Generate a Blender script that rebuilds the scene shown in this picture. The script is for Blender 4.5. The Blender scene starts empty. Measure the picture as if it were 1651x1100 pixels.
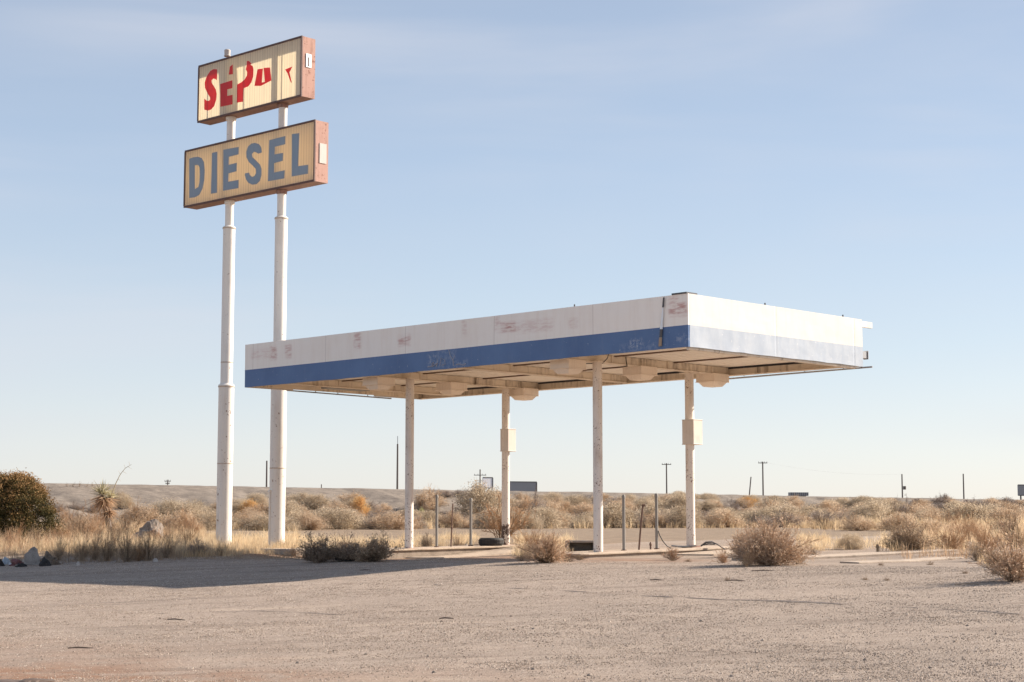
import bpy, math, random
import numpy as np
from mathutils.geometry import tessellate_polygon
from mathutils import Vector
random.seed(4); RNG = np.random.default_rng(7)
sc = bpy.context.scene
COL = sc.collection
R = math.radians

# ------------------------------------------------------------------ camera
F = 2770.0; PITCH = math.atan(295 / F); EYE = 1.6
cP, sP = math.cos(PITCH), math.sin(PITCH)
cam_d = bpy.data.cameras.new('camera'); cam = bpy.data.objects.new('camera', cam_d); COL.objects.link(cam)
cam_d.sensor_width = 36; cam_d.lens = 36 * F / 1651; cam_d.clip_start = .1; cam_d.clip_end = 8000
cam.location = (0, 0, EYE); cam.rotation_euler = (math.pi / 2 + PITCH, 0, 0)
sc.camera = cam

def ray(u, v):
    dx = (u - 825.5) / F; dy = (550 - v) / F
    return np.array([dx, cP - dy * sP, sP + dy * cP])
def at(u, v, y):
    r = ray(u, v); return r * (y / r[1]) + [0, 0, EYE]
def atz(u, v, z):
    r = ray(u, v); return r * ((z - EYE) / r[2]) + [0, 0, EYE]
def proj(x, y, z):
    z = z - EYE; d = y * cP + z * sP; up = -y * sP + z * cP
    return 825.5 + F * x / d, 550 - F * up / d

# ------------------------------------------------------------------ ground shape
ZT = 1.6 + 4.85 * .75                       # underside of the canopy fascia
NX, NY = 3.639, 35.243                      # near corner of the canopy
LD = np.array([-.7113, .7029, 0]); SD = np.array([.7029, .7113, 0])
_sx = np.array([-80, -28, -20, -15.5, -12, -10, -8, -5, -2.4, 0, 3, 6, 12, 40, 120.])
_sz = np.array([-.1, 0, .05, .15, .29, .40, .50, .67, .80, .84, .885, .95, 1.02, 1.1, 1.2])
_tx = np.linspace(-80, 120, 2001); _tz = np.interp(_tx, _sx, _sz)
_k = np.hanning(21); _k /= _k.sum()
_tz = np.convolve(np.pad(_tz, 10, mode='edge'), _k, mode='valid')

def vnoise(x, y, seed=0):
    """smooth value noise, 0..1"""
    xi = np.floor(x).astype(np.int64); yi = np.floor(y).astype(np.int64)
    fx = x - xi; fy = y - yi; fx = fx * fx * (3 - 2 * fx); fy = fy * fy * (3 - 2 * fy)
    def h(a, b):
        n = (a * 374761393 + b * 668265263 + seed * 974634777) & 0x7fffffff
        n = ((n ^ (n >> 13)) * 1274126177) & 0x7fffffff
        return ((n ^ (n >> 16)) & 0xffff) / 65535.0
    return (h(xi, yi) * (1 - fx) + h(xi + 1, yi) * fx) * (1 - fy) + (h(xi, yi + 1) * (1 - fx) + h(xi + 1, yi + 1) * fx) * fy
def fbm(x, y, seed=0, o=4):
    t = 0; a = .5
    for i in range(o):
        t = t + a * vnoise(x * 2 ** i, y * 2 ** i, seed + i); a *= .5
    return t / (1 - .5 ** o)
def sm(a, b, x):
    t = np.clip((x - a) / (b - a), 0, 1); return t * t * (3 - 2 * t)
def s_of(x, y): return (x - NX) * SD[0] + (y - NY) * SD[1]
def l_of(x, y): return (x - NX) * LD[0] + (y - NY) * LD[1]
def e_of(x, y): return (x + 15.6) * -.674 + (y - 82.5) * .738
def t_of(x, y): return (x + 15.6) * .738 + (y - 82.5) * .674
def gz(x, y):
    x = np.asarray(x, float); y = np.asarray(y, float)
    s = s_of(x, y); e = e_of(x, y)
    z = np.interp(s, _tx, _tz)
    a = np.maximum(s - 2, 0); b = np.maximum(-10 - e, 0)
    t = a / (a + b + .6)
    z = np.where(s > 2, z * (1 - t) + 1.45 * t, np.where(e > -10, 1.45, z))
    gul = fbm(t_of(x, y) * .45, e * .12, 5) - .5
    face = np.clip((e + 10 + gul * 2.0) / 10, 0, 1)
    z = z + 2.0 * (face * .6 + .4 * face * face * (3 - 2 * face)) + (.25 * gul + .22 * (fbm(t_of(x, y) * 1.5, e * .5, 15) - .5) + .12 * (fbm(t_of(x, y) * 3.3, e * 2.2, 17, 3) - .5)) * np.sin(np.pi * np.minimum(face, .98))
    l = l_of(x, y); z = z - .10 * sm(6, 9, l) * sm(14, 11.6, l) * sm(-2.5, -.6, s) * sm(5, 2, s)
    z = z - .45 * sm(9, 15, e)
    far = sm(60, 300, y) * 1.0
    z = z + (fbm(x * .25, y * .25, 11) - .5) * .05 * (1 + 3 * far)
    z = z + (fbm(x * 1.7, y * 1.7, 21, 3) - .5) * .025 * sm(-1, -6, s)
    return z
def g1(x, y): return float(gz(np.array([x]), np.array([y]))[0])
_ys = np.arange(8, 200, .03)
def hit(u, v):
    r = ray(u, v); k = _ys / r[1]
    d = r[2] * k + EYE - gz(r[0] * k, _ys)
    i = int(np.argmax(d <= 0)) if (d <= 0).any() else len(_ys) - 1
    return np.array([r[0] * k[i], _ys[i], r[2] * k[i] + EYE])

# ------------------------------------------------------------------ node helper
class NT:
    def __init__(s, nt): s.nt = nt; s.n = nt.nodes; s.l = nt.links
    def add(s, typ, props=None, **inp):
        nd = s.n.new(typ)
        for k, v in (props or {}).items(): setattr(nd, k, v)
        for k, v in inp.items(): s.set(nd, k, v)
        return nd
    def set(s, nd, k, v):
        k = k.replace('_', ' ')
        sock = nd.inputs[int(k[1:])] if k[0] == '#' else nd.inputs[k]
        if isinstance(v, bpy.types.NodeSocket): s.l.new(v, sock)
        elif isinstance(v, bpy.types.Node): s.l.new(v.outputs[0], sock)
        else: sock.default_value = v
    def math(s, op, a, b=0.0, c=None, clamp=False):
        nd = s.n.new('ShaderNodeMath'); nd.operation = op; nd.use_clamp = clamp
        for i, v in enumerate((a, b) if c is None else (a, b, c)):
            if isinstance(v, bpy.types.NodeSocket): s.l.new(v, nd.inputs[i])
            else: nd.inputs[i].default_value = v
        return nd.outputs[0]
    def mix(s, f, a, b, blend='MIX'):
        nd = s.n.new('ShaderNodeMix'); nd.data_type = 'RGBA'; nd.blend_type = blend
        for i, v in ((0, f), (6, a), (7, b)):
            if isinstance(v, bpy.types.NodeSocket): s.l.new(v, nd.inputs[i])
            elif i and len(v) == 3: nd.inputs[i].default_value = (*v, 1)
            else: nd.inputs[i].default_value = v
        return nd.outputs[2]
    def noise(s, vec, scale, detail=4, rough=.55, dist=0.0):
        nd = s.add('ShaderNodeTexNoise', Vector=vec, Scale=scale, Detail=detail, Roughness=rough, Distortion=dist)
        return nd.outputs['Fac']
    def ramp(s, f, stops, interp='LINEAR'):
        nd = s.n.new('ShaderNodeValToRGB'); nd.color_ramp.interpolation = interp
        e = nd.color_ramp.elements
        while len(e) < len(stops): e.new(.5)
        for i, (p, c) in enumerate(stops):
            e[i].position = p; e[i].color = (*c, 1) if len(c) == 3 else c
        s.l.new(f, nd.inputs[0]); return nd.outputs[0]
    def step(s, f, a, b):
        nd = s.n.new('ShaderNodeMapRange'); nd.interpolation_type = 'SMOOTHSTEP'
        s.l.new(f, nd.inputs[0]); nd.inputs[1].default_value = a; nd.inputs[2].default_value = b
        return nd.outputs[0]
    def scale(s, vec, sx, sy, sz):
        nd = s.n.new('ShaderNodeMapping'); s.l.new(vec, nd.inputs[0]); nd.inputs[3].default_value = (sx, sy, sz); return nd.outputs[0]
def new_mat(name):
    m = bpy.data.materials.new(name); m.use_nodes = True; t = NT(m.node_tree); t.n.clear()
    t.out = t.n.new('ShaderNodeOutputMaterial'); return m, t
def finish(t, col, rough=.85, bump=None, bstr=.3, bdist=.02, metal=0.0, spec=.3):
    p = t.n.new('ShaderNodeBsdfPrincipled')
    t.set(p, 'Base Color', col if isinstance(col, bpy.types.NodeSocket) else (*col, 1))
    t.set(p, 'Roughness', rough); t.set(p, 'Metallic', metal); t.set(p, 'Specular IOR Level', spec)
    if bump is not None:
        b = t.add('ShaderNodeBump', Strength=bstr, Distance=bdist, Height=bump); t.l.new(b.outputs[0], p.inputs['Normal'])
    t.l.new(p.outputs[0], t.out.inputs[0]); return p
def objco(t): return t.n.new('ShaderNodeTexCoord').outputs['Object']
def posco(t): return t.n.new('ShaderNodeNewGeometry').outputs['Position']

def painted(name, base, dirt=(.25, .18, .12), dirt_amt=.5, scale=1.2, chip=None, chip_scale=14, chip_lo=.66, chip_col=(.10, .06, .045), rough=.6, streak=True, metal=0.0):
    m, t = new_mat(name); co = objco(t)
    n1 = t.noise(co, scale, 5, .6); v = t.scale(co, 5, 5, .5)
    n2 = t.noise(v, scale * 1.4, 4, .6)
    d = t.step(t.math('MULTIPLY', n1, n2) if streak else n1, .22 if streak else .45, .5 if streak else .75)
    c = t.mix(t.math('MULTIPLY', d, dirt_amt), base, dirt)
    fine = t.noise(co, 40, 3); c = t.mix(t.math('MULTIPLY', t.step(fine, .4, .8), .18), c, tuple(x * .7 for x in base))
    if chip:
        cn = t.noise(co, chip_scale, 4, .6); big = t.noise(co, 1.7, 2)
        cm = t.step(t.math('ADD', cn, t.math('MULTIPLY', t.math('SUBTRACT', big, .5), .35)), chip_lo, chip_lo + .03)
        c = t.mix(cm, c, chip_col)
    finish(t, c, rough, n1, .15, .01, metal); return m

M = {}
M['white_paint'] = painted('faded_white_paint', (.80, .76, .70), (.45, .36, .28), .5)
M['column_paint'] = painted('chipped_column_paint', (.80, .73, .66), (.42, .31, .23), .6, 1.5, True, 26, .625, (.20, .125, .09))
M['pole_paint'] = painted('pole_paint', (.82, .77, .70), (.50, .40, .31), .45, .8, True, 12, .67, (.30, .2, .14))
M['deck_paint'] = painted('deck_paint', (.96, .91, .83), (.62, .50, .40), .35, .8)
M['beam_paint'] = painted('stained_beam_paint', (.80, .70, .58), (.17, .12, .085), .9, 1.5)
M['fixture_paint'] = painted('fixture_paint', (.90, .79, .67), (.5, .36, .26), .35, 2.5)
M['box_paint'] = painted('box_paint', (.70, .635, .57), (.42, .33, .26), .45, 2.5)
M['steel'] = painted('dull_steel', (.33, .33, .34), (.18, .13, .1), .5, 2, rough=.5, metal=.5)
M['dark_steel'] = painted('dark_steel', (.10, .10, .105), (.13, .08, .06), .6, 2, rough=.55)
M['rust_pipe'] = painted('rusty_pipe', (.17, .105, .08), (.09, .055, .045), .8, 6)
M['rust_frame'] = painted('rusty_sign_frame', (.13, .075, .065), (.07, .045, .04), .8, 2)
M['rust_soffit'] = painted('rusty_sign_soffit', (.32, .19, .15), (.12, .075, .06), .9, 2.0, True, 7, .64, (.40, .30, .2))
M['rust_pink'] = painted('faded_rust_side', (.46, .27, .215), (.27, .14, .10), .85, 2.2, True, 12, .62, (.24, .11, .075), rough=.8)
M['ring'] = painted('rusty_weld', (.55, .45, .36), (.22, .12, .08), .9, 4)
M['plate_white'] = painted('white_plate', (.55, .49, .44), (.36, .3, .25), .5, 3)
M['silver'] = painted('bare_flashing', (.75, .75, .76), (.5, .5, .5), .4, 3, rough=.35, metal=.4)
M['brown_wood'] = painted('bare_board', (.40, .29, .2), (.2, .14, .1), .6, 4)
M['rust_flake'] = painted('flaked_rusty_paint', (.72, .64, .56), (.2, .14, .1), .8, 2, True, 11, .44, (.11, .075, .06))
M['post_steel'] = painted('dull_post_steel', (.27, .255, .235), (.18, .13, .1), .5, 3, rough=.6)
M['tyre'] = painted('old_rubber', (.045, .045, .047), (.18, .16, .14), .6, 3, rough=.85)
M['rubber'] = painted('black_rubber_scrap', (.035, .033, .034), (.13, .11, .1), .5, 4, rough=.8)
M['hose'] = painted('black_hose', (.05, .048, .047), (.12, .1, .09), .4, 4)
M['wood_pole'] = painted('weathered_pole_wood', (.16, .13, .115), (.09, .075, .065), .6, 2)
M['bill_grey'] = painted('billboard_grey', (.30, .30, .31), (.2, .2, .2), .5, .3)
M['bill_pale'] = painted('billboard_pale', (.85, .83, .84), (.7, .68, .68), .5, .3)
M['stick'] = painted('dead_stick', (.12, .085, .065), (.07, .05, .04), .6, 8)
M['bag_white'] = painted('white_plastic', (.70, .72, .74), (.45, .42, .4), .4, 6, rough=.4)
M['bag_blue'] = painted('pale_blue_plastic', (.42, .48, .54), (.3, .29, .28), .6, 6, rough=.4)
M['cloth_maroon'] = painted('maroon_cloth', (.20, .09, .085), (.08, .05, .05), .6, 6)

def concrete(name, base, dark, sc_=2.0):
    m, t = new_mat(name); co = objco(t)
    n = t.noise(co, sc_, 6, .65); f = t.noise(co, 55, 3, .7)
    c = t.ramp(n, [(.25, dark), (.5, base), (.75, tuple(min(1, x * 1.18) for x in base))])
    c = t.mix(t.math('MULTIPLY', t.step(f, .5, .75), .45), c, dark)
    cr = t.noise(co, 3.1, 6, .7, .6); crk = t.step(t.math('ABSOLUTE', t.math('SUBTRACT', cr, .5)), .012, .0)
    c = t.mix(t.math('MULTIPLY', crk, .5), c, tuple(x * .5 for x in dark))
    finish(t, c, .95, t.math('ADD', n, f), .5, .02); return m
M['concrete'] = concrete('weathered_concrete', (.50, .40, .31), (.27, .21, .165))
M['island_face'] = concrete('darker_island_face', (.36, .29, .23), (.16, .125, .10), 3)  # island sides, darker concrete than the top slab
M['concrete_grey'] = concrete('grey_broken_concrete', (.36, .32, .285), (.2, .175, .16), 4)
M['rock'] = concrete('dusty_rock', (.28, .23, .19), (.15, .12, .10), 5)
M['dirt'] = concrete('brown_earth', (.20, .155, .12), (.10, .078, .06), 6)
M['stone_pale'] = concrete('pale_stone', (.48, .43, .39), (.35, .3, .27), 9)

# ------------------------------------------------------------------ object helpers
def tag(o, label=None, cat=None, group=None, kind=None):
    if label: o['label'] = label
    if cat: o['category'] = cat
    if group: o['group'] = group
    if kind: o['kind'] = kind
    return o
def empty(name, loc, rz=0, label=None, cat=None, group=None):
    o = bpy.data.objects.new(name, None); COL.objects.link(o); o.empty_display_size = .2
    o.location = [float(c) for c in loc]; o.rotation_euler = (0, 0, rz); return tag(o, label, cat, group)
def np_mesh(name, V, polys, mat, parent=None, attrs=None, smooth=False):
    """polys: list of int arrays (n,k)"""
    me = bpy.data.meshes.new(name); V = np.asarray(V, np.float32)
    polys = [np.asarray(p, np.int32) for p in polys if len(p)]
    nl = sum(p.size for p in polys); npoly = sum(len(p) for p in polys)
    me.vertices.add(len(V)); me.vertices.foreach_set('co', V.ravel())
    me.loops.add(nl); me.loops.foreach_set('vertex_index', np.concatenate([p.ravel() for p in polys]))
    me.polygons.add(npoly)
    tot = np.concatenate([np.full(len(p), p.shape[1], np.int32) for p in polys])
    me.polygons.foreach_set('loop_start', np.concatenate([[0], np.cumsum(tot)[:-1]]).astype(np.int32))
    me.polygons.foreach_set('loop_total', tot)
    me.polygons.foreach_set('use_smooth', np.full(npoly, smooth, bool))
    for k, a in (attrs or {}).items():
        a = np.asarray(a, np.float32)
        if a.ndim == 1:
            at_ = me.attributes.new(k, 'FLOAT', 'POINT'); at_.data.foreach_set('value', a)
        else:
            at_ = me.attributes.new(k, 'FLOAT_COLOR', 'POINT'); at_.data.foreach_set('color', np.c_[a, np.ones(len(a), np.float32)].ravel())
    me.update(calc_edges=True); me.validate()
    for mm in (mat if isinstance(mat, list) else [mat]): me.materials.append(mm)
    o = bpy.data.objects.new(name, me); COL.objects.link(o)
    if parent: o.parent = parent
    return o
class MB:
    def __init__(s): s.v = []; s.f = []; s.m = []
    def poly(s, vs, fs, m=0):
        b = len(s.v); s.v += [tuple(map(float, p)) for p in vs]
        for f in fs: s.f.append([b + i for i in f]); s.m.append(m)
        return s
    def box(s, x0, x1, y0, y1, z0, z1, m=0, top=None):
        tx = top or (x0, x1, y0, y1)
        s.poly([(x0, y0, z0), (x1, y0, z0), (x1, y1, z0), (x0, y1, z0), (tx[0], tx[2], z1), (tx[1], tx[2], z1), (tx[1], tx[3], z1), (tx[0], tx[3], z1)],
               [(0, 3, 2, 1), (4, 5, 6, 7), (0, 1, 5, 4), (1, 2, 6, 5), (2, 3, 7, 6), (3, 0, 4, 7)], m); return s
    def tube(s, pts, r, n=8, m=0, cap=True):
        pts = [np.array(p, float) for p in pts]; k = len(pts); rs = r if isinstance(r, (list, tuple)) else [r] * k
        vs = []; ref = None
        for i, p in enumerate(pts):
            d = pts[min(i + 1, k - 1)] - pts[max(i - 1, 0)]; d /= np.linalg.norm(d) + 1e-9
            a = np.cross(d, [0, 0, 1] if abs(d[2]) < .95 else [0, 1, 0]) if ref is None else ref - d * (ref @ d)
            a /= np.linalg.norm(a) + 1e-9; ref = a; b = np.cross(d, a)
            vs += [p + rs[i] * (math.cos(2 * math.pi * j / n) * a + math.sin(2 * math.pi * j / n) * b) for j in range(n)]
        fs = [(i * n + j, i * n + (j + 1) % n, (i + 1) * n + (j + 1) % n, (i + 1) * n + j) for i in range(k - 1) for j in range(n)]
        if cap: fs += [tuple(range(n))[::-1], tuple((k - 1) * n + j for j in range(n))]
        s.poly(vs, fs, m); return s
    def lathe(s, prof, n=24, c=(0, 0, 0), m=0):
        vs = [(c[0] + r * math.cos(2 * math.pi * j / n), c[1] + r * math.sin(2 * math.pi * j / n), c[2] + z) for r, z in prof for j in range(n)]
        k = len(prof); fs = [(i * n + j, i * n + (j + 1) % n, (i + 1) * n + (j + 1) % n, (i + 1) * n + j) for i in range(k - 1) for j in range(n)]
        s.poly(vs, fs, m); return s
    def plate(s, P, O, U, V, N, th, holes=(), m=0):
        """flat cut-out: polygon P in the (U, V) plane at O, th thick along N"""
        loops = [P] + list(holes); tris = tessellate_polygon([[Vector((a, b, 0)) for a, b in lp] for lp in loops])
        flat = [p for lp in loops for p in lp]; n = len(flat)
        O, U, V, N = map(np.array, (O, U, V, N))
        vs = [O + a * U + b * V for a, b in flat] + [O + a * U + b * V + th * N for a, b in flat]
        fs = []
        for t in tris:
            A, B, C = (np.array(flat[i]) for i in t)
            ccw = (B - A)[0] * (C - A)[1] - (B - A)[1] * (C - A)[0] > 0
            t = tuple(t) if ccw else tuple(t)[::-1]
            fs += [tuple(i + n for i in t), t[::-1]]
        b = 0
        for lp in loops:
            k = len(lp); fs += [(b + i, b + (i + 1) % k, b + (i + 1) % k + n, b + i + n) for i in range(k)]; b += k
        s.poly(vs, fs, m); return s
    def build(s, name, mats, parent=None, smooth=False, bevel=0, loc=None):
        me = bpy.data.meshes.new(name); me.from_pydata(s.v, [], s.f)
        mats = mats if isinstance(mats, list) else [mats]
        for mm in mats: me.materials.append(mm)
        me.polygons.foreach_set('material_index', s.m)
        if smooth: me.polygons.foreach_set('use_smooth', [True] * len(s.f))
        me.update(); me.validate()
        import bmesh
        bm = bmesh.new(); bm.from_mesh(me); bmesh.ops.recalc_face_normals(bm, faces=bm.faces); bm.to_mesh(me); bm.free()
        if smooth:
            try: me.set_sharp_from_angle(angle=R(40))
            except Exception: pass
        o = bpy.data.objects.new(name, me); COL.objects.link(o)
        if parent: o.parent = parent
        if loc is not None: o.location = [float(c) for c in loc]
        if bevel:
            b = o.modifiers.new('bevel', 'BEVEL'); b.width = bevel; b.segments = 2
        return o

# ------------------------------------------------------------------ ground sheet
def axis(fine0, fine1, step, ends, grow=1.13):
    a = list(np.arange(fine0, fine1 + 1e-6, step))
    d = step; x = a[-1]
    while x < ends[1]: d *= grow; x += d; a.append(x)
    d = step; x = a[0]; pre = []
    while x > ends[0]: d *= grow; x -= d; pre.append(x)
    return np.array(pre[::-1] + a)
gx = axis(-34, 40, .3, (-3000, 3000)); gy = axis(8, 130, .3, (-400, 6000))
GX, GY = np.meshgrid(gx, gy); GZ = gz(GX, GY)
nxv, nyv = len(gx), len(gy)
idx = np.arange(nxv * nyv).reshape(nyv, nxv)
quads = np.stack([idx[:-1, :-1], idx[:-1, 1:], idx[1:, 1:], idx[1:, :-1]], -1).reshape(-1, 4)
xs, ys = GX.ravel(), GY.ravel(); S_, E_, L_ = s_of(xs, ys), e_of(xs, ys), l_of(xs, ys)
UU, VV = proj(xs, np.maximum(ys, 5), GZ.ravel())
emb = sm(-11.5, -9.5, E_ + (fbm(xs * .4, ys * .4, 3) - .5) * 2)
# soil where weeds grow: the left field, the strip behind the islands, the right field
nz = (fbm(xs * .5, ys * .5, 9) - .5)
left = sm(8.6, 10.0, L_ + nz * 1.5) * sm(-3.4, -2.6, S_ + nz * 1.2 + .06 * (L_ - 12)) * sm(-15, -17, E_ + nz * 2)
left = np.maximum(left, sm(14.5, 16, L_ + nz) * sm(-3.0, -2.2, S_ + nz))
right = sm(-4.2, -5.5, L_ + nz * 1.5) * sm(5.5, 7.5, S_ + nz * 2)
toe = sm(-15, -12, E_ + nz * 5)
soil = np.clip(np.maximum.reduce([left, right, toe]), 0, 1)
red = np.maximum.reduce([sm(-2.2, -.6, S_) * sm(1.6, .2, S_) * sm(-1, 1, L_) * .8,
                         sm(1.25, .45, np.sqrt(((xs + 4.9) / 3.8) ** 2 + ((ys - 15.4) / 4.0) ** 2) + nz * .5) * 1.0, sm(-14.5, -18.5, S_ + nz * 4) * .45]) * sm(.3, .6, fbm(xs * .6, ys * .6, 31) + .12)
m, t = new_mat('ground_lot'); po = posco(t)
zone = t.add('ShaderNodeAttribute', {'attribute_name': 'zone'}); sep = t.add('ShaderNodeSeparateColor', Color=zone.outputs[0])
n_big = t.noise(po, .22, 5, .6); n_mid = t.noise(po, 1.6, 5, .65); n_fine = t.noise(po, 30, 4, .75)
vor = t.add('ShaderNodeTexVoronoi', Vector=po, Scale=75.0); vcol = t.add('ShaderNodeSeparateColor', Color=vor.outputs['Color'])
vor2 = t.add('ShaderNodeTexVoronoi', Vector=po, Scale=27.0); vcol2 = t.add('ShaderNodeSeparateColor', Color=vor2.outputs['Color'])
asph = t.ramp(t.math('ADD', t.math('MULTIPLY', n_big, .55), t.math('MULTIPLY', n_mid, .45)), [(.32, (.255, .198, .155)), (.5, (.33, .257, .202)), (.68, (.405, .316, .248))])
asph = t.mix(t.math('MULTIPLY', t.step(vcol.outputs[0], .55, 1.0), .5), asph, (.58, .48, .40))
asph = t.mix(t.math('MULTIPLY', t.step(vcol.outputs[1], .72, .95), .6), asph, (.15, .12, .10))
n_sp = t.noise(po, 9, 5, .85); asph = t.mix(t.math('MULTIPLY', t.step(n_sp, .54, .66), .4), asph, (.19, .15, .125)); asph = t.mix(t.math('MULTIPLY', t.step(n_sp, .46, .36), .4), asph, (.52, .43, .36))
# long worn streaks along the lot
mp = t.n.new('ShaderNodeMapping'); t.l.new(po, mp.inputs[0]); mp.inputs[2].default_value = (0, 0, R(-6)); mp.inputs[3].default_value = (.18, 1.6, 1)
st = t.noise(mp.outputs[0], 1.1, 6, .7)
asph = t.mix(t.math('MULTIPLY', t.step(st, .52, .64), .62), asph, (.21, .16, .125))
asph = t.mix(t.math('MULTIPLY', t.step(st, .45, .33), .55), asph, (.47, .365, .28))
soilc = t.ramp(n_mid, [(.3, (.20, .145, .10)), (.55, (.29, .215, .15)), (.75, (.36, .27, .19))])
soilc = t.mix(t.math('MULTIPLY', t.step(n_fine, .5, .7), .4), soilc, (.14, .10, .072))
embc = t.ramp(n_mid, [(.3, (.15, .122, .10)), (.5, (.235, .193, .155)), (.72, (.31, .255, .205))])
n_emb = t.noise(po, 2.6, 6, .8); embc = t.mix(t.math('MULTIPLY', t.step(n_emb, .52, .64), .6), embc, (.13, .105, .09)); embc = t.mix(t.math('MULTIPLY', t.step(n_emb, .42, .34), .5), embc, (.42, .36, .30))
embc = t.mix(t.math('MULTIPLY', t.step(n_fine, .52, .66), .5), embc, (.13, .11, .098))
c = t.mix(t.step(t.math('ADD', sep.outputs[0], t.math('MULTIPLY', t.math('SUBTRACT', n_mid, .5), .5)), .3, .7), asph, soilc)
c = t.mix(sep.outputs[1], c, embc)
c = t.mix(t.math('MULTIPLY', sep.outputs[2], t.step(n_mid, .25, .6)), c, (.27, .155, .098))
bh = t.math('ADD', t.math('MULTIPLY', n_sp, 1.2), t.math('MULTIPLY', n_fine, .8))
finish(t, c, .95, bh, .7, .02, spec=.15); M['ground'] = m
g = np_mesh('ground', np.c_[xs, ys, GZ.ravel()], [quads], m, attrs={'zone': np.c_[soil, emb, red]}, smooth=True)
tag(g, kind='structure')

# loose stones over the lot
def blobs(P, rad, seed):
    rg = np.random.default_rng(seed)
    base = np.array([(1, 0, 0), (-1, 0, 0), (0, 1, 0), (0, -1, 0), (0, 0, .8), (0, 0, -.8)])
    V = P[:, None, :] + base[None] * rad[:, None, None] * rg.uniform(.55, 1.25, (len(P), 6, 1))
    a = rg.uniform(0, 6.28, len(P)); ca, sa = np.cos(a)[:, None], np.sin(a)[:, None]
    d = V - P[:, None, :]; V = P[:, None, :] + np.stack([d[..., 0] * ca - d[..., 1] * sa, d[..., 0] * sa + d[..., 1] * ca, d[..., 2]], -1)
    fs = np.array([(0, 2, 4), (2, 1, 4), (1, 3, 4), (3, 0, 4), (2, 0, 5), (1, 2, 5), (3, 1, 5), (0, 3, 5)])
    return V.reshape(-1, 3), (np.arange(len(P))[:, None, None] * 6 + fs[None]).reshape(-1, 3)
n = 620000
py = 14 + 30 * RNG.random(n) ** 1.15; px = (RNG.random(n) * 2 - 1) * .34 * py
clump = fbm(px * .55, py * .9, 41); keep = (RNG.random(n) < sm(.30, .66, clump) * .75 + .15) & (s_of(px, py) < -.4)
px, py = px[keep], py[keep]; rad = .0035 + .0085 * RNG.random(len(px)) ** 2.2
big = RNG.random(len(px)) < .0015; rad[big] *= 2.2
V, fs = blobs(np.c_[px, py, gz(px, py) + rad * .1], rad, 3)
m, t = new_mat('loose_gravel'); at_ = t.add('ShaderNodeAttribute', {'attribute_name': 'tint'})
c = t.ramp(at_.outputs[2], [(0, (.20, .155, .12)), (.2, (.30, .228, .175)), (.5, (.42, .325, .25)), (.8, (.52, .41, .32)), (1, (.66, .55, .45))]); finish(t, c, .9)
tag(np_mesh('gravel', V, [fs], m, attrs={'tint': np.repeat(RNG.random(len(px)), 6)}), 'loose gravel scattered over the old paved lot', 'gravel', kind='stuff')

# cracks: ragged dark lines running across the lot
m, t = new_mat('crack_dirt'); c = t.ramp(t.noise(posco(t), 6, 4), [(.35, (.10, .08, .07)), (.65, (.20, .16, .135))]); finish(t, c, .95); M['crack'] = m
def crack(pts, w, seed):
    rg = np.random.default_rng(seed); P = [hit(u, v) for u, v in pts]
    out = []; 
    for a, b in zip(P[:-1], P[1:]):
        k = max(2, int(np.linalg.norm(b - a) / .05))
        for i in range(k): out.append(a + (b - a) * i / k)
    out = np.array(out); tt = np.arange(len(out)) * .05
    out[:, 1] += (fbm(tt * .9, tt * 0, seed) - .5) * .25 + (fbm(tt * 5, tt * 0, seed + 2) - .5) * .10
    ww = w * np.clip((fbm(tt * 1.5, tt * 0 + 3, seed + 5) - .36) * 4, 0.03, 1.6) * rg.uniform(.6, 1.2, len(out))
    A = out.copy(); B = out.copy(); A[:, 1] -= ww; B[:, 1] += ww
    for Q in (A, B): Q[:, 2] = gz(Q[:, 0], Q[:, 1]) + .006
    k = len(out); q = np.stack([np.arange(k - 1), np.arange(1, k), np.arange(1, k) + k, np.arange(k - 1) + k], -1)
    tag(np_mesh('pavement_crack', np.r_[A, B], [q], M['crack']), kind='structure')
crack([(700, 943), (826, 949), (1000, 958), (1090, 963)], .06, 1)
crack([(1090, 963), (1200, 968), (1350, 974), (1500, 982), (1651, 991)], .075, 2)
crack([(250, 990), (420, 985), (560, 992)], .025, 3)
crack([(1290, 905), (1420, 945), (1560, 940), (1651, 935)], .03, 5)

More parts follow.
